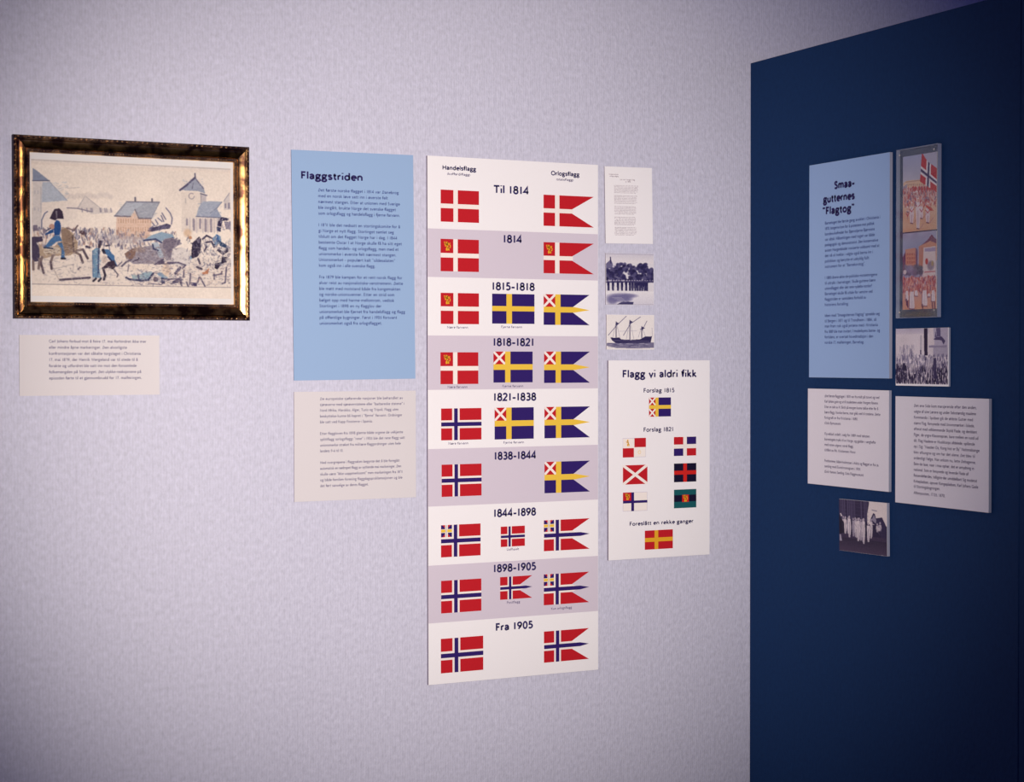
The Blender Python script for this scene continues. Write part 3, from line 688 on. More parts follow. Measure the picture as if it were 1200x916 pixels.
# four mitred lengths of moulding
for k in range(4):
    V, F = sweep(prof); keep = [F[4*i+k] for i in range(len(prof)-1)]
    idx = sorted({j for q in keep for j in q}); mp = {j: n for n, j in enumerate(idx)}
    o = link_mesh('frame_rail', [V[j] for j in idx], [tuple(mp[j] for j in q) for q in keep], [M_GILT, M_FSIDE], fr.o, [1 if i < 2 else 0 for i in range(len(prof)-1)], smooth=False)
def beads(name, d, y, r, pitch, ry, m, ln=1.0, tw=0.0):
    V, F = [], []
    ico = [(0,0,1),(1,0,0),(0,1,0),(-1,0,0),(0,-1,0),(0,0,-1)]
    def bead(cx, cz, ax):
        b0 = len(V); nseg, nr = 6, 3
        L_, T_ = r*ln, r
        for i in range(nr+1):
            th = math.pi*i/nr/2*1.0
            for j in range(nseg):
                ph = 2*math.pi*j/nseg
                a = math.sin(th)*math.cos(ph)*L_; b = math.sin(th)*math.sin(ph)*T_
                a2, b2 = a*math.cos(tw)-b*math.sin(tw), a*math.sin(tw)+b*math.cos(tw)
                x_, z_ = (a2, b2) if ax == 0 else (b2, a2)
                V.append((cx+x_, -(y+math.cos(th)*ry), cz+z_))
        for i in range(nr):
            for j in range(nseg):
                F.append((b0+i*nseg+j, b0+(i+1)*nseg+j, b0+(i+1)*nseg+(j+1) % nseg, b0+i*nseg+(j+1) % nseg))
    w1, h1 = W-2*d, H-2*d
    nx, nz = round(w1/pitch), round(h1/pitch)
    for i in range(nx):
        for z in (d, H-d): bead(-w1/2+(i+.5)*w1/nx, z, 0)
    for i in range(nz):
        for x in (-w1/2, w1/2): bead(x, d+(i+.5)*h1/nz, 1)
    o = link_mesh(name, V, F, m, fr.o, smooth=True); o['kind'] = 'stuff'
beads('outer_beading', .0045, .0185, .0030, .0118, .0034, M_BEAD, 1.5, .45)
beads('inner_beading', .0335, .0140, .0023, .0064, .0022, M_BEAD)
box('backing', (-W/2+.004, W/2-.004, -.006, -.0005, .004, H-.004), M_FSIDE, fr.o)
# mount: a window mount with the sheet showing through it
m0 = 37.5; Wm, Hm = W*1000, H*1000
mu0, mu1, mv0, mv1 = m0+3.5, Wm-m0-6.5, m0+14.5, Hm-m0-13.5
def ringpoly(a, b, c, d, e, f, g, h):   # outer a b c d (u0 v0 u1 v1), inner e f g h
    return [([(a,b),(c,b),(g,f),(e,f)],0,0), ([(c,b),(c,d),(g,h),(g,f)],0,0), ([(c,d),(a,d),(e,h),(g,h)],0,0), ([(a,d),(a,b),(e,f),(e,h)],0,0)]
fr.t = 0.0095
fr.polys('mount', ringpoly(m0-3, m0-3, Wm-m0+3, Hm-m0+3, mu0, mv0, mu1, mv1), [M_MAT], 1)
fr.t = 0.0085

PW, PH = 470, 330
cv = Canvas(PW, PH, (232, 216, 203))
# reading coordinates -> sheet: photo position of the opening, edges (35.5..275.6, 178.2..354.2)
SU0, SU1 = (mu0-38)/(Wm-76), (mu1-38)/(Wm-76); SV0, SV1 = (mv0-38)/(Hm-76), (mv1-38)/(Hm-76)
def A(px, py):
    l = 35.7 + (py-178)/176*4.0; rgt = 275.6 - (py-190)/164*2.7
    u = (px-l)/(rgt-l); u = u*(1+.055*(1-u))          # foreshortening along the wall
    tp = 178.2 + (px-35.5)/240*12.3; bt = 354.2
    v = (py-tp)/(bt-tp)
    return ((u-SU0)/(SU1-SU0), (v-SV0)/(SV1-SV0))
def q(ox, oy):
    return lambda *p: [A(ox+p[i]/10.18, oy+p[i+1]/10.18) for i in range(0, len(p), 2)]
q1, q2, q3, q4, q5, q6 = q(30,180), q(110,180), q(190,180), q(30,260), q(110,260), q(190,260)
rp_ = random.Random(11)
cv.noise(16, 60, 1, (1,.95,.8)); cv.grad(0, .04, (222,208,200), (228,210,196))
SL, DKB, TAN, BRN, CRM = (160,168,184), (66,58,96), (176,150,126), (132,106,92), (226,208,192)
BL1, BL2, LBL = (34,74,138), (66,108,160), (134,160,182)
INK = (74,64,90)
# left buildings
cv.poly(q1(100,330,100,900,200,900,205,580,210,340), (200,190,188), .8)
cv.poly(q1(95,170,140,200,280,320,100,322), (128,136,160)); cv.line(q1(100,322,280,322), .006, (96,98,126))
cv.poly(q1(205,340,285,335,480,555,300,572,200,580), (172,178,192)); cv.line(q1(285,335,480,555), .004, (130,134,156), .7)
cv.line(q1(190,400,195,700), .004, (150,146,160), .6)
for x, y in ((118,440),(150,440),(118,640),(160,650)): cv.poly(q1(x,y,x+16,y,x+16,y+38,x,y+38), (160,152,166), .5)
cv.poly(q1(205,580,480,560,590,600,600,760,480,800,210,780), (222,206,196), .6)
cv.poly(q1(590,640,680,500,780,580,850,640,1000,670,1000,700,760,720), (196,184,182), .6)
cv.line(q1(480,645,590,650,760,690), .005, (120,110,130)); cv.line(q1(480,410,620,400), .003, (180,166,164), .7); cv.line(q1(600,650,680,500,850,640), .003, (150,140,150), .7)
for x in (645,700,745,760,850,860,905,925,975): cv.line(q1(x,650,x+6,690), .006, (130,120,140), .7)
for i in range(14):
    x = 480+i*38; cv.ell(*q1(x, 480+rp_.uniform(0,40))[0], .012, .02, (206,190,184), .5, .6)
# town hall with grey roof and peach front
cv.poly(q2(205,735,345,568,740,572,640,770,490,770,440,670,390,740), (158,160,172))
cv.poly(q2(235,740,350,580,560,580,450,660,385,735), (176,180,192), .8)
cv.poly(q2(225,750,390,745,440,680,490,770,640,775,640,900,600,1000,225,1000), (218,184,164))
cv.line(q2(205,738,390,742), .007, (110,100,116)); cv.line(q2(490,765,640,765), .007, (110,100,116)); cv.line(q2(345,568,740,572), .005, (110,108,130)); cv.line(q2(445,660,490,765), .006, (120,110,120))
cv.line(q2(205,738,345,568), .004, (130,128,144)); cv.line(q2(740,572,640,765), .004, (130,128,144)); cv.line(q2(448,520,448,560), .009, (110,104,120)); cv.line(q2(650,535,650,570), .009, (110,104,120))
for row_y in (770, 870):
    for i in range(14):
        x = 245+i*29; cv.poly(q2(x,row_y,x+11,row_y,x+11,row_y+52,x,row_y+52), (184,140,118), .75)
cv.poly(q2(225,955,640,955,640,1010,225,1010), (190,160,146), .6)
# church with tower
cv.poly(q3(195,450,440,455,445,720,400,760,200,760), (222,206,194)); cv.poly(q3(440,470,515,490,510,560,445,650), (192,180,182))
cv.poly(q3(165,432,372,275,480,400,500,470,400,440,200,430), (150,154,172)); cv.line(q3(180,430,260,375,372,282), .010, (84,78,110)); cv.line(q3(372,282,440,370,480,410), .006, (110,106,132)); cv.line(q3(372,235,375,285), .007, (96,90,116))
cv.line(q3(350,350,335,410), .005, (110,108,130)); cv.line(q3(440,470,520,492), .006, (100,96,122)); cv.line(q3(445,480,445,640), .004, (150,142,152))
cv.line([A(190+(325+34*math.cos(t))/10.18, 180+(500+34*math.sin(t))/10.18) for t in [k*.45 for k in range(13)]], .004, (150,138,150)); cv.line(q3(250,530,250,580), .006, (170,158,160), .6)
cv.poly(q3(380,740,415,630,470,560,720,565,650,650,705,740,690,755), (158,164,182)); cv.poly(q3(540,740,650,650,705,745), (140,148,172), .8); cv.line(q3(380,740,700,755), .005, (104,104,130)); cv.line(q3(560,700,650,640,715,570), .004, (120,124,146))
cv.poly(q3(740,570,815,470,830,660,740,660), (204,192,190)); cv.line(q3(740,560,815,465), .004, (150,142,156)); cv.poly(q3(750,585,770,585,770,640,750,640), (140,132,150)); cv.poly(q3(795,580,818,580,818,650,795,650), (140,132,150))
cv.poly(q3(195,750,700,760,700,920,195,920), (216,200,190), .8)
for x, hgt in ((262,70),(348,130),(430,110),(498,150),(568,150)):
    cv.poly(q3(x-14,775,x,758,x+16,775,x+14,775+hgt,x-12,775+hgt), (140,128,146), .85)
for x in (300,385,465,530,610,650): cv.line(q3(x,760,x,930), .006, (190,176,180), .8)
# distant crowd band
for i in range(420):
    x = rp_.uniform(40, 205); y = rp_.uniform(266, 288) + (4 if x > 150 else 0)
    c = rp_.choice([(120,112,136),(160,148,156),(96,88,116),(190,172,160),(176,134,120),(206,190,178)])
    a, b = A(x, y); cv.line([(a, b), (a+rp_.uniform(-.006,.006), b+rp_.uniform(.01,.03))], rp_.uniform(.004,.009), c, .7)
cv.poly(q5(0,130,230,150,560,180,560,240,250,250,60,240), (170,160,170), .45)
# ground wash
cv.poly([A(38,300),A(274,300),A(274,334),A(38,334)], (214,198,188), .45)
for i in range(260):
    x = rp_.uniform(40, 272); y = rp_.uniform(302, 333); a, b = A(x, y)
    cv.line([(a,b),(a+rp_.uniform(.004,.02), b+rp_.uniform(-.006,.006))], .003, rp_.choice([(150,138,148),(176,162,160),(120,110,130)]), .55)
# officer on rearing horse (left)
cv.poly(q4(100,180,215,175,220,230,150,250,195,330,190,470,110,480), (62,52,80), .95)
cv.poly(q4(110,40,160,40,165,110,115,110), (96,84,110), .8)
cv.poly(q4(175,250,230,310,330,300,420,230,420,60,480,70,560,150,600,240,600,340,520,400,440,400,330,410,230,440,190,400), TAN)
cv.poly(q4(420,90,480,70,545,160,560,340,470,400,430,200), BRN, .75)
cv.poly(q4(230,300,330,300,400,300,420,380,330,380,230,370), (206,188,168), .9)
for p in (q4(215,420,200,480,235,610), q4(330,400,310,480,320,560), q4(590,340,660,325,715,430), q4(560,350,630,390,660,480), q4(120,470,125,570), q4(190,440,180,560)): cv.line(p, .012, (124,104,104)); cv.line(p[1:], .009, (86,70,84))
cv.line(q4(545,160,560,340), .007, (90,72,76)); cv.line(q4(480,70,560,100,600,40), .007, (110,90,96))
cv.poly(q1(290,775,320,700,340,660,395,650,430,690,445,775,375,775,350,795), (58,44,66)); cv.poly(q1(355,680,372,680,372,770,358,770), (130,120,130), .8)
cv.poly(q1(360,790,395,800,415,860,410,920,340,920,345,860), BL1); cv.poly(q4(345,0,405,0,415,80,400,160,345,160,335,90), BL1); cv.ell(*q4(315,55)[0], .013, .02, (186,140,124))
cv.poly(q4(335,80,290,105,240,150,255,155,335,125), BL1); cv.poly(q4(350,160,405,165,430,230,380,230,330,270,300,300,235,305,300,210), BL2)
cv.poly(q4(375,240,430,250,455,330,460,430,420,430,425,320,385,270), BL2); cv.line(q4(235,305,330,318), .007, (30,44,84)); cv.line(q4(425,435,465,435), .010, (40,40,60))
cv.line(q1(205,900,205,790,235,715,265,690), .005, (90,96,130)); cv.line(q1(255,920,300,890), .006, (60,60,90))
cv.line(q4(410,690,740,660), .011, (84,72,92)); cv.line(q4(340,560,400,690), .005, (190,172,160)); cv.line(q4(330,560,430,540,560,500,550,600), .003, (150,136,140), .6)
cv.line(q4(610,560,630,540), .008, (110,96,110)); cv.line(q4(700,290,735,300), .012, (70,60,84)); cv.line(q4(650,120,680,140), .02, (86,60,64)); 
# standing man in long pale blue coat, bending man beside
cv.poly(q4(770,340,800,310,850,300,850,470,835,490,865,660,770,660,775,500,765,420), (104,140,170)); cv.line(q4(840,310,835,640), .007, (54,60,100)); cv.line(q4(770,340,775,640), .004, (74,100,140))
cv.line(q4(855,230,845,290), .014, (66,52,70)); cv.line(q4(780,700,810,670), .010, (50,44,62)); cv.line(q4(840,700,865,670), .010, (50,44,62))
cv.poly(q4(885,320,945,320,1020,400,1020,450,940,400,900,350), BL2); cv.line(q4(890,330,905,360), .016, (44,40,62)); cv.poly(q5(85,320,150,330,200,420,240,520,200,500,130,410), BL2); cv.line(q5(130,410,230,520), .008, (40,50,92))
cv.poly(q5(130,470,200,450,225,520,190,560,130,540,75,555,70,540), (58,44,62)); cv.line(q5(75,545,100,630,85,680), .011, (56,46,66)); cv.line(q5(200,560,245,620,235,650), .006, (90,80,96)); cv.line(q5(105,280,150,272), .008, (70,60,80))
cv.ell(*q5(90,440)[0], .012, .03, (196,172,160), .8)
for i in range(60):
    x, y = rp_.uniform(560, 1018), rp_.uniform(60, 260); p = q4(x, y, x+rp_.uniform(-14,14), y+rp_.uniform(15,50)); cv.line(p, rp_.uniform(.003,.008), rp_.choice([(110,112,146),(92,84,112),(160,150,164),(196,172,158)]), .75)
# fan shaped plume & charging horse in the middle
cv.poly(q5(590,100,640,60,730,40,830,10,880,30,860,70,760,80,640,110), (70,62,92)); 
for p in (q2(760,730,790,800), q2(770,700,815,775), q2(820,640,870,700,895,760,885,830), q2(720,760,770,800), q2(690,780,720,830), q2(640,800,680,850)): cv.line(p, .006, (112,106,136))
for i in range(26):
    x = rp_.uniform(600, 860); y = rp_.uniform(30, 95); cv.line(q5(x, y, x+20, y-15), .005, (110,104,134), .7)
cv.poly(q5(550,205,640,150,760,110,900,140,920,180,760,220,700,195), (136,160,182)); cv.line(q5(550,212,690,195,770,240,900,180), .009, (60,68,112))
cv.poly(q5(320,370,400,310,540,290,640,270,760,250,800,190,880,175,960,200,1015,250,960,270,900,310,880,440,820,440,790,420,700,490,560,490,420,490,340,430), (146,136,148))
cv.poly(q5(780,210,880,180,950,210,930,260,880,330,870,430,830,380,780,300), (112,100,118), .85); cv.poly(q5(320,370,420,305,460,320,440,400,400,450,345,420), (128,92,78), .85); cv.ell(*q5(500,320)[0], .03, .02, (164,136,120), .7, .6)
cv.poly(q5(640,240,720,230,760,330,790,400,740,420,690,320,650,300), (168,184,200), .8); cv.line(q5(655,260,665,310,720,330), .008, (60,62,100)); cv.poly(q5(660,500,730,450,790,420,800,490), (84,72,98))
cv.line(q5(800,490,880,480,980,480,1015,510), .008, (80,72,100)); cv.line(q5(960,250,980,210), .012, (110,100,120)); cv.line(q5(290,520,340,470,400,440), .009, (96,88,110)); cv.line(q5(420,460,480,440,490,420), .006, (60,52,80))
cv.line(q5(240,520,290,470), .006, (110,100,120)); cv.line(q5(370,500,360,580), .006, (130,118,130)); cv.poly(q5(380,500,600,490,640,560,400,580), (224,206,190), .7)
# fallen figures on the ground
cv.poly(q5(400,620,480,620,480,680,420,680), (150,170,176)); cv.poly(q5(490,620,550,590,640,575,655,610,600,670,520,690,490,670), (140,164,178)); cv.line(q5(340,655,380,675,520,688,600,680,660,600), .010, (58,60,96)); cv.line(q5(480,620,490,680), .007, (50,56,92)); cv.poly(q5(600,700,680,625,750,640,760,700,740,720), (216,202,192)); cv.ell(*q5(688,672)[0], .013, .018, (84,70,92))
cv.poly(q5(700,600,760,590,840,650,800,670,740,640), (120,150,180)); cv.line(q5(760,660,850,672), .009, (50,54,92)); cv.poly(q5(755,670,800,690,800,720,760,725), (70,64,100)); cv.line(q5(600,720,760,735), .004, (80,70,96))
cv.line(q5(930,600,960,560,985,530), .013, (80,72,100)); cv.line(q5(860,540,890,540), .008, (130,120,140)); cv.line(q5(900,700,990,660,990,700,1000,730), .010, (70,62,92)); cv.ell(*q5(815,560)[0], .02, .05, (216,180,150), .6, .6)
for i in range(60):
    x, y = rp_.uniform(380, 1018), rp_.uniform(500, 740); p = q5(x, y, x+rp_.uniform(-30,30), y+rp_.uniform(-20,20)); cv.line(p, .0035, rp_.choice([(110,100,124),(150,138,148),(84,78,108)]), .7)
# right group: men fighting, flag carrier in dark coat
cv.poly(q6(100,300,200,290,300,330,300,500,200,520,60,470,70,380), (208,198,196), .8)
cv.poly(q6(330,240,415,160,440,190,430,350,390,400,310,425,315,330), (50,42,68)); cv.poly(q6(300,240,330,235,400,180,345,260), (60,50,76)); cv.line(q6(305,400,310,425), .008, (120,160,190))
for p in (q6(460,190,510,150,575,180), q6(500,230,570,220,610,280), q6(590,190,640,150,670,200), q6(480,330,510,280), q6(400,420,420,480)): cv.line(p, .009, (66,56,84))
cv.poly(q3(660,800,705,745,800,760,790,785,720,790,700,860,650,850), (54,48,80)); cv.poly(q3(640,860,700,870,690,920,645,910), (50,56,92)); cv.poly(q3(740,800,830,800,830,900,760,880), (120,112,140), .8)
cv.poly(q6(580,190,640,130,690,160,700,230,620,270), (116,146,180)); cv.poly(q6(660,200,770,260,770,300,680,270), (46,66,104)); cv.line(q6(650,150,655,220), .010, (50,90,150))
cv.line(q6(660,320,720,360,770,330,770,300), .014, (60,52,76)); cv.poly(q6(705,400,765,400,765,460,700,480,640,550,605,530,615,470,690,465), (44,34,56)); cv.poly(q6(570,240,620,250,600,300), (60,60,90))
cv.poly(q6(440,590,480,575,540,530,520,600,460,610), (184,110,74), .9); cv.line(q6(385,520,440,545), .012, (66,56,80)); cv.poly(q6(300,700,380,710,380,750,310,740), (66,56,96))
for p in (q6(200,540,240,500,150,470,20,470), q6(300,600,290,730), q6(420,640,480,745), q6(410,640,390,700), q6(600,600,600,660), q6(590,620,690,600,700,570), q6(740,700,760,520), q6(700,715,740,700), q6(250,700,270,750), q6(170,640,190,740), q6(120,600,160,560,175,540), q6(220,560,215,640), q6(0,670,170,660,150,700,60,720)): cv.line(p, .008, (86,76,104), .9)
for i in range(130):
    x, y = rp_.uniform(250, 820), rp_.uniform(170, 520); p = q6(x, y, x+rp_.uniform(-18,18), y+rp_.uniform(-40,40)); cv.line(p, rp_.uniform(.003,.006), rp_.choice([(124,114,136),(160,150,160),(96,88,112),(200,186,178)]), .7)
cv.ell(*q6(270,120)[0], .02, .03, (206,160,120), .6, .6); cv.ell(*q6(305,175)[0], .008, .012, (180,110,70), .8, .6)
cv.line([A(40,333),A(150,334),A(271,334.5)], .003, (110,98,112), .8)
cv.line([(0,.008),(1,.008)], .003, (160,150,156), .8)
def hatch(Q, x0, y0, x1, y1, n, cols, ln=22, wd=.0035, al=.55, slope=0.6):
    for _ in range(n):
        x, y = rp_.uniform(x0, x1), rp_.uniform(y0, y1); l = rp_.uniform(.4, 1)*ln
        cv.line(Q(x, y, x+l, y+l*rp_.uniform(-slope, slope)), wd, rp_.choice(cols), al)
hatch(q4, 200, 240, 590, 400, 90, [(206,184,160),(120,98,86),(160,136,116),(90,74,76)])
hatch(q4, 440, 90, 560, 340, 50, [(160,130,108),(104,80,74)], 14)
hatch(q4, 770, 320, 860, 650, 50, [(150,180,202),(74,104,144)], 10, slope=3)
hatch(q5, 330, 290, 900, 480, 190, [(180,170,178),(110,98,118),(134,110,108),(92,82,106)], 26)
hatch(q5, 780, 190, 950, 330, 60, [(140,130,144),(84,74,98)], 16)
hatch(q5, 390, 560, 1010, 735, 150, [(214,198,186),(100,96,124),(150,160,176),(170,150,146),(70,64,96)], 24)
hatch(q6, 10, 480, 800, 740, 240, [(214,198,188),(110,100,126),(160,148,156),(84,76,104),(190,150,130)], 22)
hatch(q6, 440, 200, 820, 520, 170, [(206,192,186),(96,90,118),(130,140,164),(64,56,84)], 20, slope=2)
hatch(q3, 640, 760, 830, 910, 60, [(70,64,100),(130,122,146),(186,176,180)], 16, slope=2)
hatch(q1, 205, 340, 470, 570, 60, [(160,166,182),(190,192,200)], 30)
hatch(q2, 250, 580, 700, 760, 70, [(146,148,164),(182,184,196)], 30, slope=.2)
hatch(q2, 230, 760, 640, 950, 80, [(212,166,140),(232,198,176)], 26, slope=.2)
hatch(q3, 390, 570, 700, 745, 60, [(140,148,170),(178,184,196)], 24)
hatch(q3, 210, 300, 470, 430, 40, [(134,138,162),(166,170,186)], 18)
for i in range(900):
    x = rp_.uniform(45, 272); y = rp_.uniform(288, 332); a, b = A(x, y)
    cv.line([(a,b),(a+rp_.uniform(-.008,.008), b+rp_.uniform(-.012,.012))], .003, rp_.choice([(140,128,140),(120,108,126),(226,212,200),(206,190,184)]), .45)
g = cv.a.mean(2, keepdims=True); cv.a = (cv.a*.86 + g*.14)*np.array([1.0, 1.0, 1.0])
cv.noise(14, 3, 7); cv.noise(12, 1.2, 8); cv.blur(2)
place_print(fr, 'watercolour_sheet', cv, mu0-.5, mv0-.5, mu1+.5, mv1+.5, M_PRINT, 0)

# ================================================================== BOARDS ON THE BLUE PARTITION
hd = Board('text_board', 'powder blue text board headed Smaa-gutternes Flagtog on the blue partition', 'text board', 'side', 3.7159, 3.3894, -0.0475, 0.5016, 0.009, group='mounted text boards')
hd.slab(M_LBLUE2, M_CORE2)
write(hd, 'heading', [('Smaa-', 106.8, 190, 69.5), ('gutternes', 61.2, 190.1, 101.2), ('“Flagtog”', 57.5, 189.5, 131.5)], M_INK, 12.0, 5.3)
T4 = [(0,'Barnetoget ble første gang avviklet i Christiania i',291),(1,'1870, borgerne kom for å protestere mot politisk',268),(2,'bondesvikefredet for Bjørnstjerne Bjørnsons',270),(3,'var altså. Målsettingen med toget var både',270),
 (4,'pedagogisk og demonstrativt. Den konservative',283),(5,'avisen Morgenbladet ironiserte voldsomt med at',288),(6,'det nå vil trekke i valgte også barna inn i',263),(7,'politikken og benytte et uskyldig fullt',248),(8,'instrument for et “Barnekorstog”.',233),
 (10.05,'I 1880-årene økte de politiske motsetningene',280),(11.03,'til uttrykk i barnetoget. Skulle guttene bære',273),(12,'unionsflagget eller det rene nydelte norske?',260),(13,'Barnetoget skulle få uttale for venstre ved',262),(14,'flaggstriden er samtidens forhold av',237),(15,'historiens fortelling.',167),
 (17,'Ideen med “Smaagutternes Flagtog” spredde seg',290),(18,'til Bergen i 1871 og til Trondheim i 1884, så',277),(18.95,'man fram nok også jentene med i Kristiania',283),(19.95,'fra 1889 ble man invitert. I moderbyens barne- og',291),(20.95,'fortidens, er overtatt hovedtradisjon i den',265),(21.95,'norske 17. maifeiringen, Barnetog.',229)]
column(hd, 'body_text', T4, 68, 157.6, 13.9, M_INKB, 4.9, 1.2)

tl_ = Board('text_board', 'pinkish cream text card below the Smaa-gutternes board, left of its taller neighbour', 'text board', 'side', 3.7218, 3.3911, -0.3239, -0.0767, 0.008, group='mounted text boards')
tl_.slab(M_PAPER2, M_CORE2)
T5 = [(0,'(Det første flaggtoget i 1870 var fra midt på torvet og ned',294),(1,'Karl Johans gate og ut til studentene under Morgens fanene.',290),(2,'Etter en tale av M. Birch på morgen kunne takke etter for å',290),(3,'bære flagg. Norske barna, man gikk ned til stedene. Dette',298),(4,'fotografi er fra Kristiania i 1880.',210),(5,'(Oslo Bymuseum)',140),
 (7,'Flyveblad utdelt i salg for 1889 med teksten',257),(8,'barnetogets trykk til av Norge, og gjelder i sanghefte',280),(9,'med noten utgave, norsk flagg.',192),(10,'(Utlånt av frk. Kristiansen Moss)',200),
 (12,'Postkortene, både Hvalrossen i Arktis og flagget er fra ca.',293),(13,'samling med Eivind monogram i 1905.',222),(14,'(Eirik Hamars Samling, Oslo Flaggmuseum)',233)]
column(tl_, 'body_text', T5, 72.7, 21, 13.85, M_INKT2, 4.5, 1.05)

tr_ = Board('text_board', 'large pinkish cream text card at the right end of the blue partition', 'text board', 'side', 3.3664, 3.0381, -0.3472, -0.0902, 0.008, group='mounted text boards')
tr_.slab(M_PAPER2, M_CORE2)
T6 = [(0,'Den ene Side kom marsjerende efter den anden,',288),(1,'valgte af sine Lærere og under Selvstændig maalene',286),(2,'Kommando i Spidsen gik de ældste Gutter med',276),(3,'større Flag, forsynede med Unionsmærket i bilede,',281),
 (4,'efterat med velklemmende Skjold Flade, og deriblant',289),(5,'Piger, de yngre Klasserepræs, bare mellem en rund ud',294),(6,'dit. Flag Maalene er Musikkorps afdelede, spillende',282),(7,'op i Sig: “Naaden Os, Kong hist er By” Nationalsange',298),
 (8,'blev afsungne og om har det alene; Det blev til',283),(9,'ordentligt Følge. Man ankom nu, lette Deltagerne,',286),(10,'Bare de laae, naar i maa ophør, det er antydning in',280),(11,'national. Som er besynede og levende Flade af',261),
 (12,'Reisendefærdes, tidligste der umiddelbart Sig moderat',290),(13,'Kirkepladsen, opover Kongepladsen, Karl Johans Gade',294),(13.9,'til Stortingsbygningen.',164),(15,'Aftenposten, 17.05. 1870.',182)]
column(tr_, 'body_text', T6, 69.2, 24.2, 13.87, M_INKT2, 4.7, 1.1)

def grey_crowd(cv, x0, x1, y0, y1, n, tones, rnd, lw=(.006,.014), ln=(.03,.08)):
    for i in range(n):
        x, y = rnd.uniform(x0, x1), rnd.uniform(y0, y1)
        cv.line([(x, y), (x+rnd.uniform(-.012,.012), y+rnd.uniform(*ln))], rnd.uniform(*lw), rnd.choice(tones), .9)

cw = Board('photo_print', 'white-edged monochrome photo of a dense crowd around a dark pole', 'photograph', 'side', 3.3695, 3.1778, -0.0643, 0.0727, 0.005)
cw.slab(M_WHITE, M_CORE2)
cv = Canvas(220, 150, (226, 214, 220)); r8 = random.Random(8)
def zc(x, y): return ((x-58)/747, (y-60)/778)
cv.grad(0, .10, (190,180,200), (214,202,212)); cv.noise(26, 30, 3)
cv.poly([zc(600,60),zc(805,60),zc(805,330),zc(540,330),zc(540,290)], (186,176,196)); cv.poly([zc(540,60),zc(600,60),zc(620,290),zc(540,300)], (226,212,216))
cv.poly([zc(640,55),zc(700,55),zc(705,180),zc(650,180)], (96,86,124)); cv.poly([zc(622,190),zc(632,100),zc(650,190)], (96,86,124)); cv.poly([zc(600,215),zc(650,185),zc(720,180),zc(770,240),zc(745,290),zc(715,230),zc(640,225)], (76,64,104))
cv.poly([zc(540,305),zc(790,300),zc(790,330),zc(540,330)], (150,140,166)); cv.poly([zc(600,330),zc(805,330),zc(805,460),zc(600,460)], (176,166,186))
MID = [(120,112,146),(160,150,174),(84,76,112),(190,180,194),(58,48,86)]
grey_crowd(cv, .08, .36, .28, .50, 60, MID[:3], r8, (.004,.008), (.04,.1))
grey_crowd(cv, 0, 1, .46, .72, 360, MID, r8)
grey_crowd(cv, 0, 1, .66, .95, 520, [(30,20,56),(40,30,66),(24,16,48),(52,42,80),(86,76,112),(206,194,204)], r8, (.006,.017), (.04,.11))
grey_crowd(cv, 0, .2, .62, .95, 90, [(34,26,60),(46,36,72)], r8)
for x, y in ((.32,.7),(.30,.76),(.36,.66),(.40,.72),(.62,.62),(.66,.68),(.70,.60),(.62,.7)): cv.ell(x, y, .05, .05, (206,194,202), .55, .7)
for x in (.66, .70, .61): cv.line([(x,.74),(x-.01,.92)], .016, (202,190,200), .9)
cv.poly([zc(468,60),zc(518,60),zc(522,440),zc(475,440)], (42,26,62)); cv.line([zc(425,160),zc(425,420)], .012, (140,130,156)); cv.poly([zc(415,360),zc(432,360),zc(432,425),zc(415,425)], (70,60,98))
cv.poly([zc(600,480),zc(640,470),zc(650,760),zc(600,760)], (52,42,84), .85)
cv.blur(1); cv.noise(16, 1.6, 5)
place_print(cw, 'photo_image', cv, 0.3, 0.3, 189.0, 132.4, M_PHOTO)

wp = Board('photo_print', 'dark monochrome photo of marchers in white, lowest on the blue partition', 'photograph', 'side', 3.5868, 3.3961, -0.4834, -0.3531, 0.008, tilt=rad(0.9))
wp.slab(M_WHITE, M_CORE2)
cv = Canvas(220, 150, (44, 34, 68)); r9 = random.Random(21)
def zw(x, y): return ((x-140)/565, (y-(160+(x-140)*.05))/612)
cv.poly([zw(500,150),zw(720,160),zw(720,460),zw(480,440),zw(478,320),zw(498,220)], (232,218,216))
cv.poly([zw(140,120),zw(500,120),zw(495,230),zw(478,330),zw(480,420),zw(140,420)], (58,48,82))
for i in range(16):
    x = 165+i*20; cv.line([zw(x,150),zw(x+6,400)], .011, r9.choice([(34,24,54),(96,86,118),(40,30,62),(108,98,128)]), .8)
for i in range(5): cv.line([zw(160,190+i*45),zw(490,215+i*45)], .007, (84,74,106), .5)
cv.poly([zw(515,385),zw(550,310),zw(568,320),zw(580,370),zw(650,355),zw(690,440),zw(700,470),zw(700,640),zw(640,600),zw(600,460),zw(510,420)], (52,42,78)); cv.poly([zw(530,390),zw(556,330),zw(585,390),zw(580,430)], (150,140,160)); cv.line([zw(535,275),zw(590,285)], .012, (140,130,150))
cv.poly([zw(140,560),zw(720,600),zw(720,830),zw(140,760)], (64,50,80)); cv.grad(.74, 1.01, (50,40,66), (78,62,88))
for i in range(20):
    x = r9.uniform(180, 630); yb = 560 + 90*math.exp(-((x-430)/110)**2) - (40 if x > 560 else 0) + r9.uniform(-20,10)
    yt = 400 + r9.uniform(-20,20) + (50 if x > 540 else 0); c = r9.choice([(214,200,208),(190,178,192),(228,214,216)])
    cv.poly([zw(x-12,yt+10),zw(x+12,yt+10),zw(x+17,(yt+yb)/2),zw(x+9,yb),zw(x-6,yb),zw(x-15,(yt+yb)/2)], c, .85); cv.ell(*zw(x, yt-8), .017, .024, (170,156,172)); cv.line([zw(x,(yt+yb)/2),zw(x,yb)], .007, (90,80,110), .8); cv.line([zw(x-10,yt+50),zw(x+10,yt+90)], .006, (120,110,136), .7)
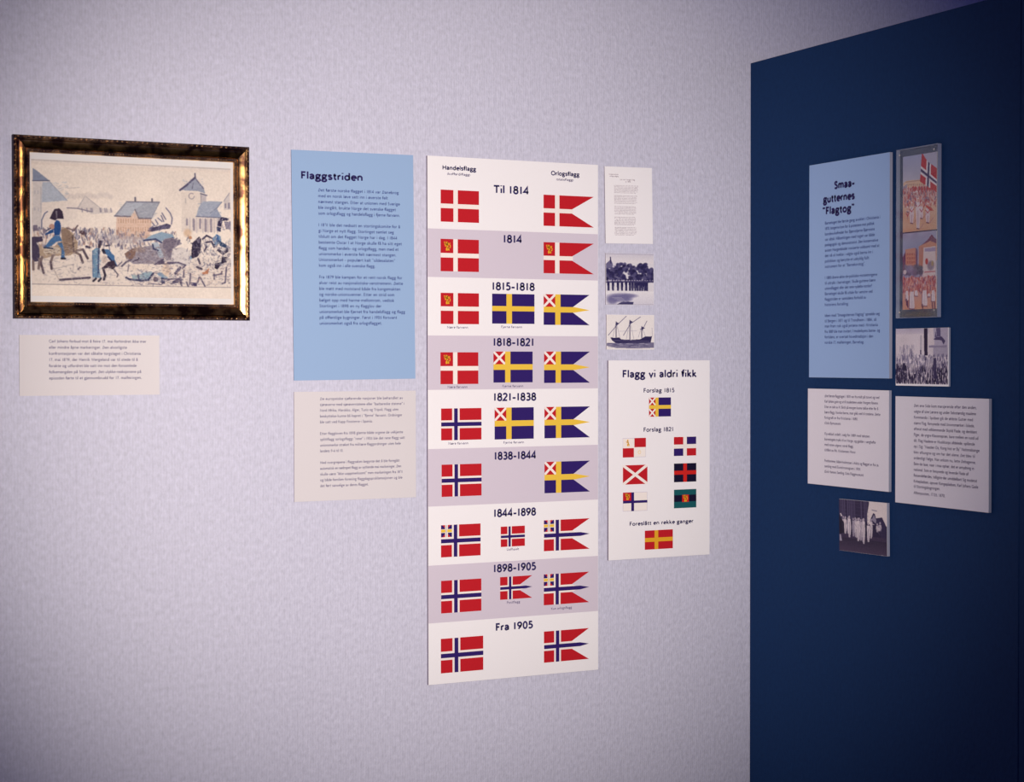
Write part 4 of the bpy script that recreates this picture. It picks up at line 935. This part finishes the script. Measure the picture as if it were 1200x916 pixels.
for x, yt, yb in ((265,370,610),(370,390,650),(435,390,675),(215,380,570),(490,440,650)):
    cv.poly([zw(x-16,yt+20),zw(x+14,yt+20),zw(x+18,yt+120),zw(x+8,yb),zw(x-8,yb),zw(x-14,yt+140)], (226,212,216)); cv.ell(*zw(x, yt), .017, .028, (190,176,188)); cv.line([zw(x+3,yt+60),zw(x-2,yb)], .008, (110,100,128), .8)
cv.poly([zw(150,330),zw(165,330),zw(180,360),zw(165,365)], (226,214,216)); cv.poly([zw(145,580),zw(160,580),zw(175,660),zw(145,660)], (170,160,180)); cv.poly([zw(140,350),zw(200,440),zw(205,560),zw(140,580)], (26,18,44), .9)
cv.line([zw(645,800),zw(685,822)], .02, (190,178,188)); cv.blur(1); cv.noise(14, 1.6, 5)
place_print(wp, 'photo_image', cv, 0.3, 0.3, 190.4, 130.0, M_PHOTO)

# ------------------------------------------------------------------ acrylic holder with two coloured postcards
ac = Board('acrylic_holder', 'clear acrylic holder pinned to the blue partition around two coloured postcards', 'display holder', 'side', 3.3622, 3.2113, 0.0979, 0.5030, 0.012)
w2, h2 = ac.w/2, ac.h
box('front_sheet', (-w2, w2, -.0120, -.0105, 0, h2), M_ACR, ac.o)
box('back_sheet', (-w2+.0013, w2-.0013, -.0020, -.0004, .0013, h2-.0013), M_ACR, ac.o)
v, f = [], []
for d in ((-w2, -w2+.0012, -.0104, -.0002, 0, h2), (w2-.0012, w2, -.0104, -.0002, 0, h2), (-w2+.0012, w2-.0012, -.0104, -.0002, h2-.0012, h2), (-w2+.0012, w2-.0012, -.0104, -.0002, 0, .0012)):
    box('edge_strip', d, M_ACRE, ac.o)
for u_, v_ in ((14.5,14),(140,12.5),(16,391),(141.5,389)):
    V, F = [], []
    for i, (rr_, yy_) in enumerate(((.0022,-.0121),(.0022,-.0135),(.0013,-.0143))):
        for k in range(10): V.append((u_/1000-w2+rr_*math.cos(k*.6283), yy_, h2-v_/1000+rr_*math.sin(k*.6283)))
    for i in range(2):
        for k in range(10): F.append((i*10+k, i*10+(k+1) % 10, i*10+10+(k+1) % 10, i*10+10+k))
    F.append(tuple(range(20, 30))); link_mesh('pin', V, F, M_PIN, ac.o)

def card(v0, v1, cv, label):
    B = Board('postcard', label, 'postcard', 'side', 3.3622-.0180, 3.3622-.1411, 0.5030-v1/1000, 0.5030-v0/1000, 0.0052, group='coloured postcards in the acrylic holder')
    box('card', (-B.w/2, B.w/2, -.0052, -.0038, 0, B.h), M_PAPER, B.o)
    place_print(B, 'card_picture', cv, 0, 0, B.w*1000, B.h*1000, M_PRINT, 1)
cv = Canvas(150, 220, (176, 176, 204)); r1 = random.Random(31)
def zp(x, y): return ((x-84)/316, (y-(192-(x-84)*.15))/(700-(x-84)*-.05))
cv.grad(0, .34, (168,170,204), (196,188,204)); cv.noise(14, 26, 4)
cv.poly([zp(88,430),zp(120,412),zp(300,395),zp(320,470),zp(180,480),zp(88,520)], (228,188,158)); cv.line([zp(110,425),zp(300,402)], .012, (176,130,120))
for i in range(9): cv.poly([zp(130+i*18,440),zp(137+i*18,440),zp(137+i*18,458),zp(130+i*18,458)], (170,120,116))
cv.poly([zp(84,470),zp(125,440),zp(125,560),zp(84,560)], (150,140,176), .8)
cv.grad(.42, 1.01, (206,160,160), (222,176,146)); cv.grad(.64, 1.01, (222,180,158), (216,164,134))
for i in range(240):
    x, y = r1.uniform(88, 398), r1.uniform(470, 640); c = r1.choice([(190,60,66),(200,84,80),(222,140,130),(150,96,120),(230,196,196),(176,50,60),(120,90,130)])
    cv.line([zp(x,y), zp(x+r1.uniform(-10,10), y+r1.uniform(8,30))], r1.uniform(.012,.03), c, .8)
for x in (175,195,230,255,280,305,330,350): cv.poly([zp(x,470),zp(x+10,460),zp(x+22,490),zp(x+6,510)], (190,42,54)); cv.line([zp(x,470),zp(x+4,540)], .008, (120,60,80))
cv.line([zp(185,520),zp(225,512)], .02, (236,220,220)); cv.line([zp(215,495),zp(218,535)], .02, (236,220,220))
for x, yt, yb, w3 in ((168,600,805,22),(228,560,855,21),(318,610,800,21),(130,640,700,14),(260,600,760,16)):
    cv.poly([zp(x-w3*.7,yt+50),zp(x+w3*.7,yt+50),zp(x+w3,yt+130),zp(x+w3*.6,yb),zp(x-w3*.6,yb),zp(x-w3,yt+130)], (226,206,212)); cv.ell(*zp(x, yt+30), .035, .026, (214,160,146)); cv.poly([zp(x-w3*.6,yt+20),zp(x,yt+4),zp(x+w3*.6,yt+20)], (232,214,214))
    cv.line([zp(x,yt+130),zp(x,yb)], .014, (160,116,140), .8); cv.line([zp(x-w3,yt+75),zp(x,yt+100),zp(x+w3,yt+70)], .02, (184,60,70), .8); cv.line([zp(x-w3*.5,yb),zp(x+w3*.5,yb+4)], .02, (110,60,84)); cv.line([zp(x+w3,yb+2),zp(x+w3+28,yb-45)], .018, (178,120,128), .7)
cv.poly([zp(300,635),zp(350,660),zp(372,690),zp(340,690),zp(300,655)], (196,60,54))
cv.line([zp(210,545),zp(225,660),zp(245,660)], .02, (236,222,222))
# the big flag
F4 = [zp(262,150),zp(400,300),zp(398,520),zp(245,420)]
def fq(a, b):
    p = [(1-b)*((1-a)*F4[0][i]+a*F4[1][i]) + b*((1-a)*F4[3][i]+a*F4[2][i]) for i in (0,1)]
    return (p[0], p[1])
def fquad(a0, b0, a1, b1, c): cv.poly([fq(a0,b0),fq(a1,b0),fq(a1,b1),fq(a0,b1)], c)
fquad(0,0,1,1,(196,30,46)); fquad(.33,0,.62,1,(238,226,228)); fquad(0,.46,1,.74,(238,226,228)); fquad(.42,0,.53,1,(60,36,92)); fquad(0,.55,1,.65,(60,36,92))
cv.poly([zp(262,150),zp(262,120),zp(402,120),zp(402,300),zp(352,262),zp(322,240),zp(300,212)], (190,184,206))
cv.blur(1); cv.noise(16, 1.6, 6)
card(18, 199, cv, 'upper coloured postcard, marchers in white under a large red, white and blue flag')
cv = Canvas(150, 220, (160, 158, 190)); r2 = random.Random(41)
def zq(x, y): return ((x-84)/314, (y-(68-(x-84)*.08))/(708+(x-84)*.07))
cv.grad(0, .3, (168,166,194), (150,150,186)); cv.noise(26, 30, 5)
cv.poly([zq(110,215),zq(205,200),zq(215,215),zq(212,400),zq(112,400)], (208,140,118)); cv.poly([zq(84,290),zq(112,230),zq(112,420),zq(84,430)], (110,60,96)); cv.poly([zq(205,200),zq(225,220),zq(222,410),zq(208,410)], (120,84,116))
cv.poly([zq(235,190),zq(340,130),zq(400,160),zq(400,320),zq(235,400)], (206,138,112)); cv.poly([zq(255,180),zq(320,125),zq(352,80),zq(398,130),zq(398,165),zq(340,140)], (120,58,92))
for i in range(5):
    for j in range(4): cv.poly([zq(124+i*17,250+j*38),zq(132+i*17,250+j*38),zq(132+i*17,270+j*38),zq(124+i*17,270+j*38)], (160,80,84), .8)
for i in range(4): cv.line([zq(245+i*12,200),zq(245+i*12,380)], .014, (150,88,96), .7)
cv.poly([zq(280,200),zq(390,190),zq(392,468),zq(268,475)], (226,206,206)); cv.poly([zq(290,210),zq(388,200),zq(388,235),zq(290,240)], (170,150,184)); cv.ell(*zq(345,370), .10, .06, (140,120,140), .9, .5); cv.ell(*zq(308,330), .04, .04, (190,64,72)); cv.ell(*zq(360,350), .035, .035, (176,150,110)); cv.line([zq(290,430),zq(385,425)], .02, (196,110,120))
for i in range(60): cv.ell(*zq(r2.uniform(95,265), r2.uniform(370,450)), .05, .025, r2.choice([(90,82,108),(70,66,92),(120,106,134)]), .7, .6)
cv.ell(*zq(150,400), .12, .06, (160,140,176), .7, .6); cv.ell(*zq(105,425), .05, .03, (220,200,206))
cv.grad(.58, 1.01, (196,130,134), (222,158,132))
for i in range(300):
    x, y = r2.uniform(86, 397), r2.uniform(460, 620); c = r2.choice([(180,56,62),(150,50,80),(226,196,198),(206,110,104),(110,70,110),(230,170,150),(196,70,56)])
    cv.line([zq(x,y), zq(x+r2.uniform(-8,8), y+r2.uniform(10,34))], r2.uniform(.012,.028), c, .8)
for x, yt, yb, w3 in ((125,560,690,14),(172,570,768,26),(212,560,650,16),(290,560,745,27),(368,560,705,18),(330,590,660,12)):
    cv.poly([zq(x-w3*.6,yt+40),zq(x+w3*.6,yt+40),zq(x+w3,yb-20),zq(x+w3*.8,yb),zq(x-w3*.9,yb),zq(x-w3,yb-20)], (228,208,214)); cv.ell(*zq(x, yt+20), .035, .025, (196,110,104)); cv.line([zq(x-w3*.9,yt+80),zq(x-w3,yb),zq(x+w3*.9,yb+4)], .016, (110,50,84), .9); cv.line([zq(x,yt+50),zq(x,yb-10)], .008, (190,160,184), .8)
for x, y in ((130,700),(120,680),(270,735),(360,720),(380,720)): cv.line([zq(x,y),zq(x+4,y+50)], .035, (96,40,76), .9)
cv.blur(1); cv.noise(16, 1.6, 7)
card(202, 385, cv, 'lower coloured postcard, a parade with a tall banner before brick red houses')
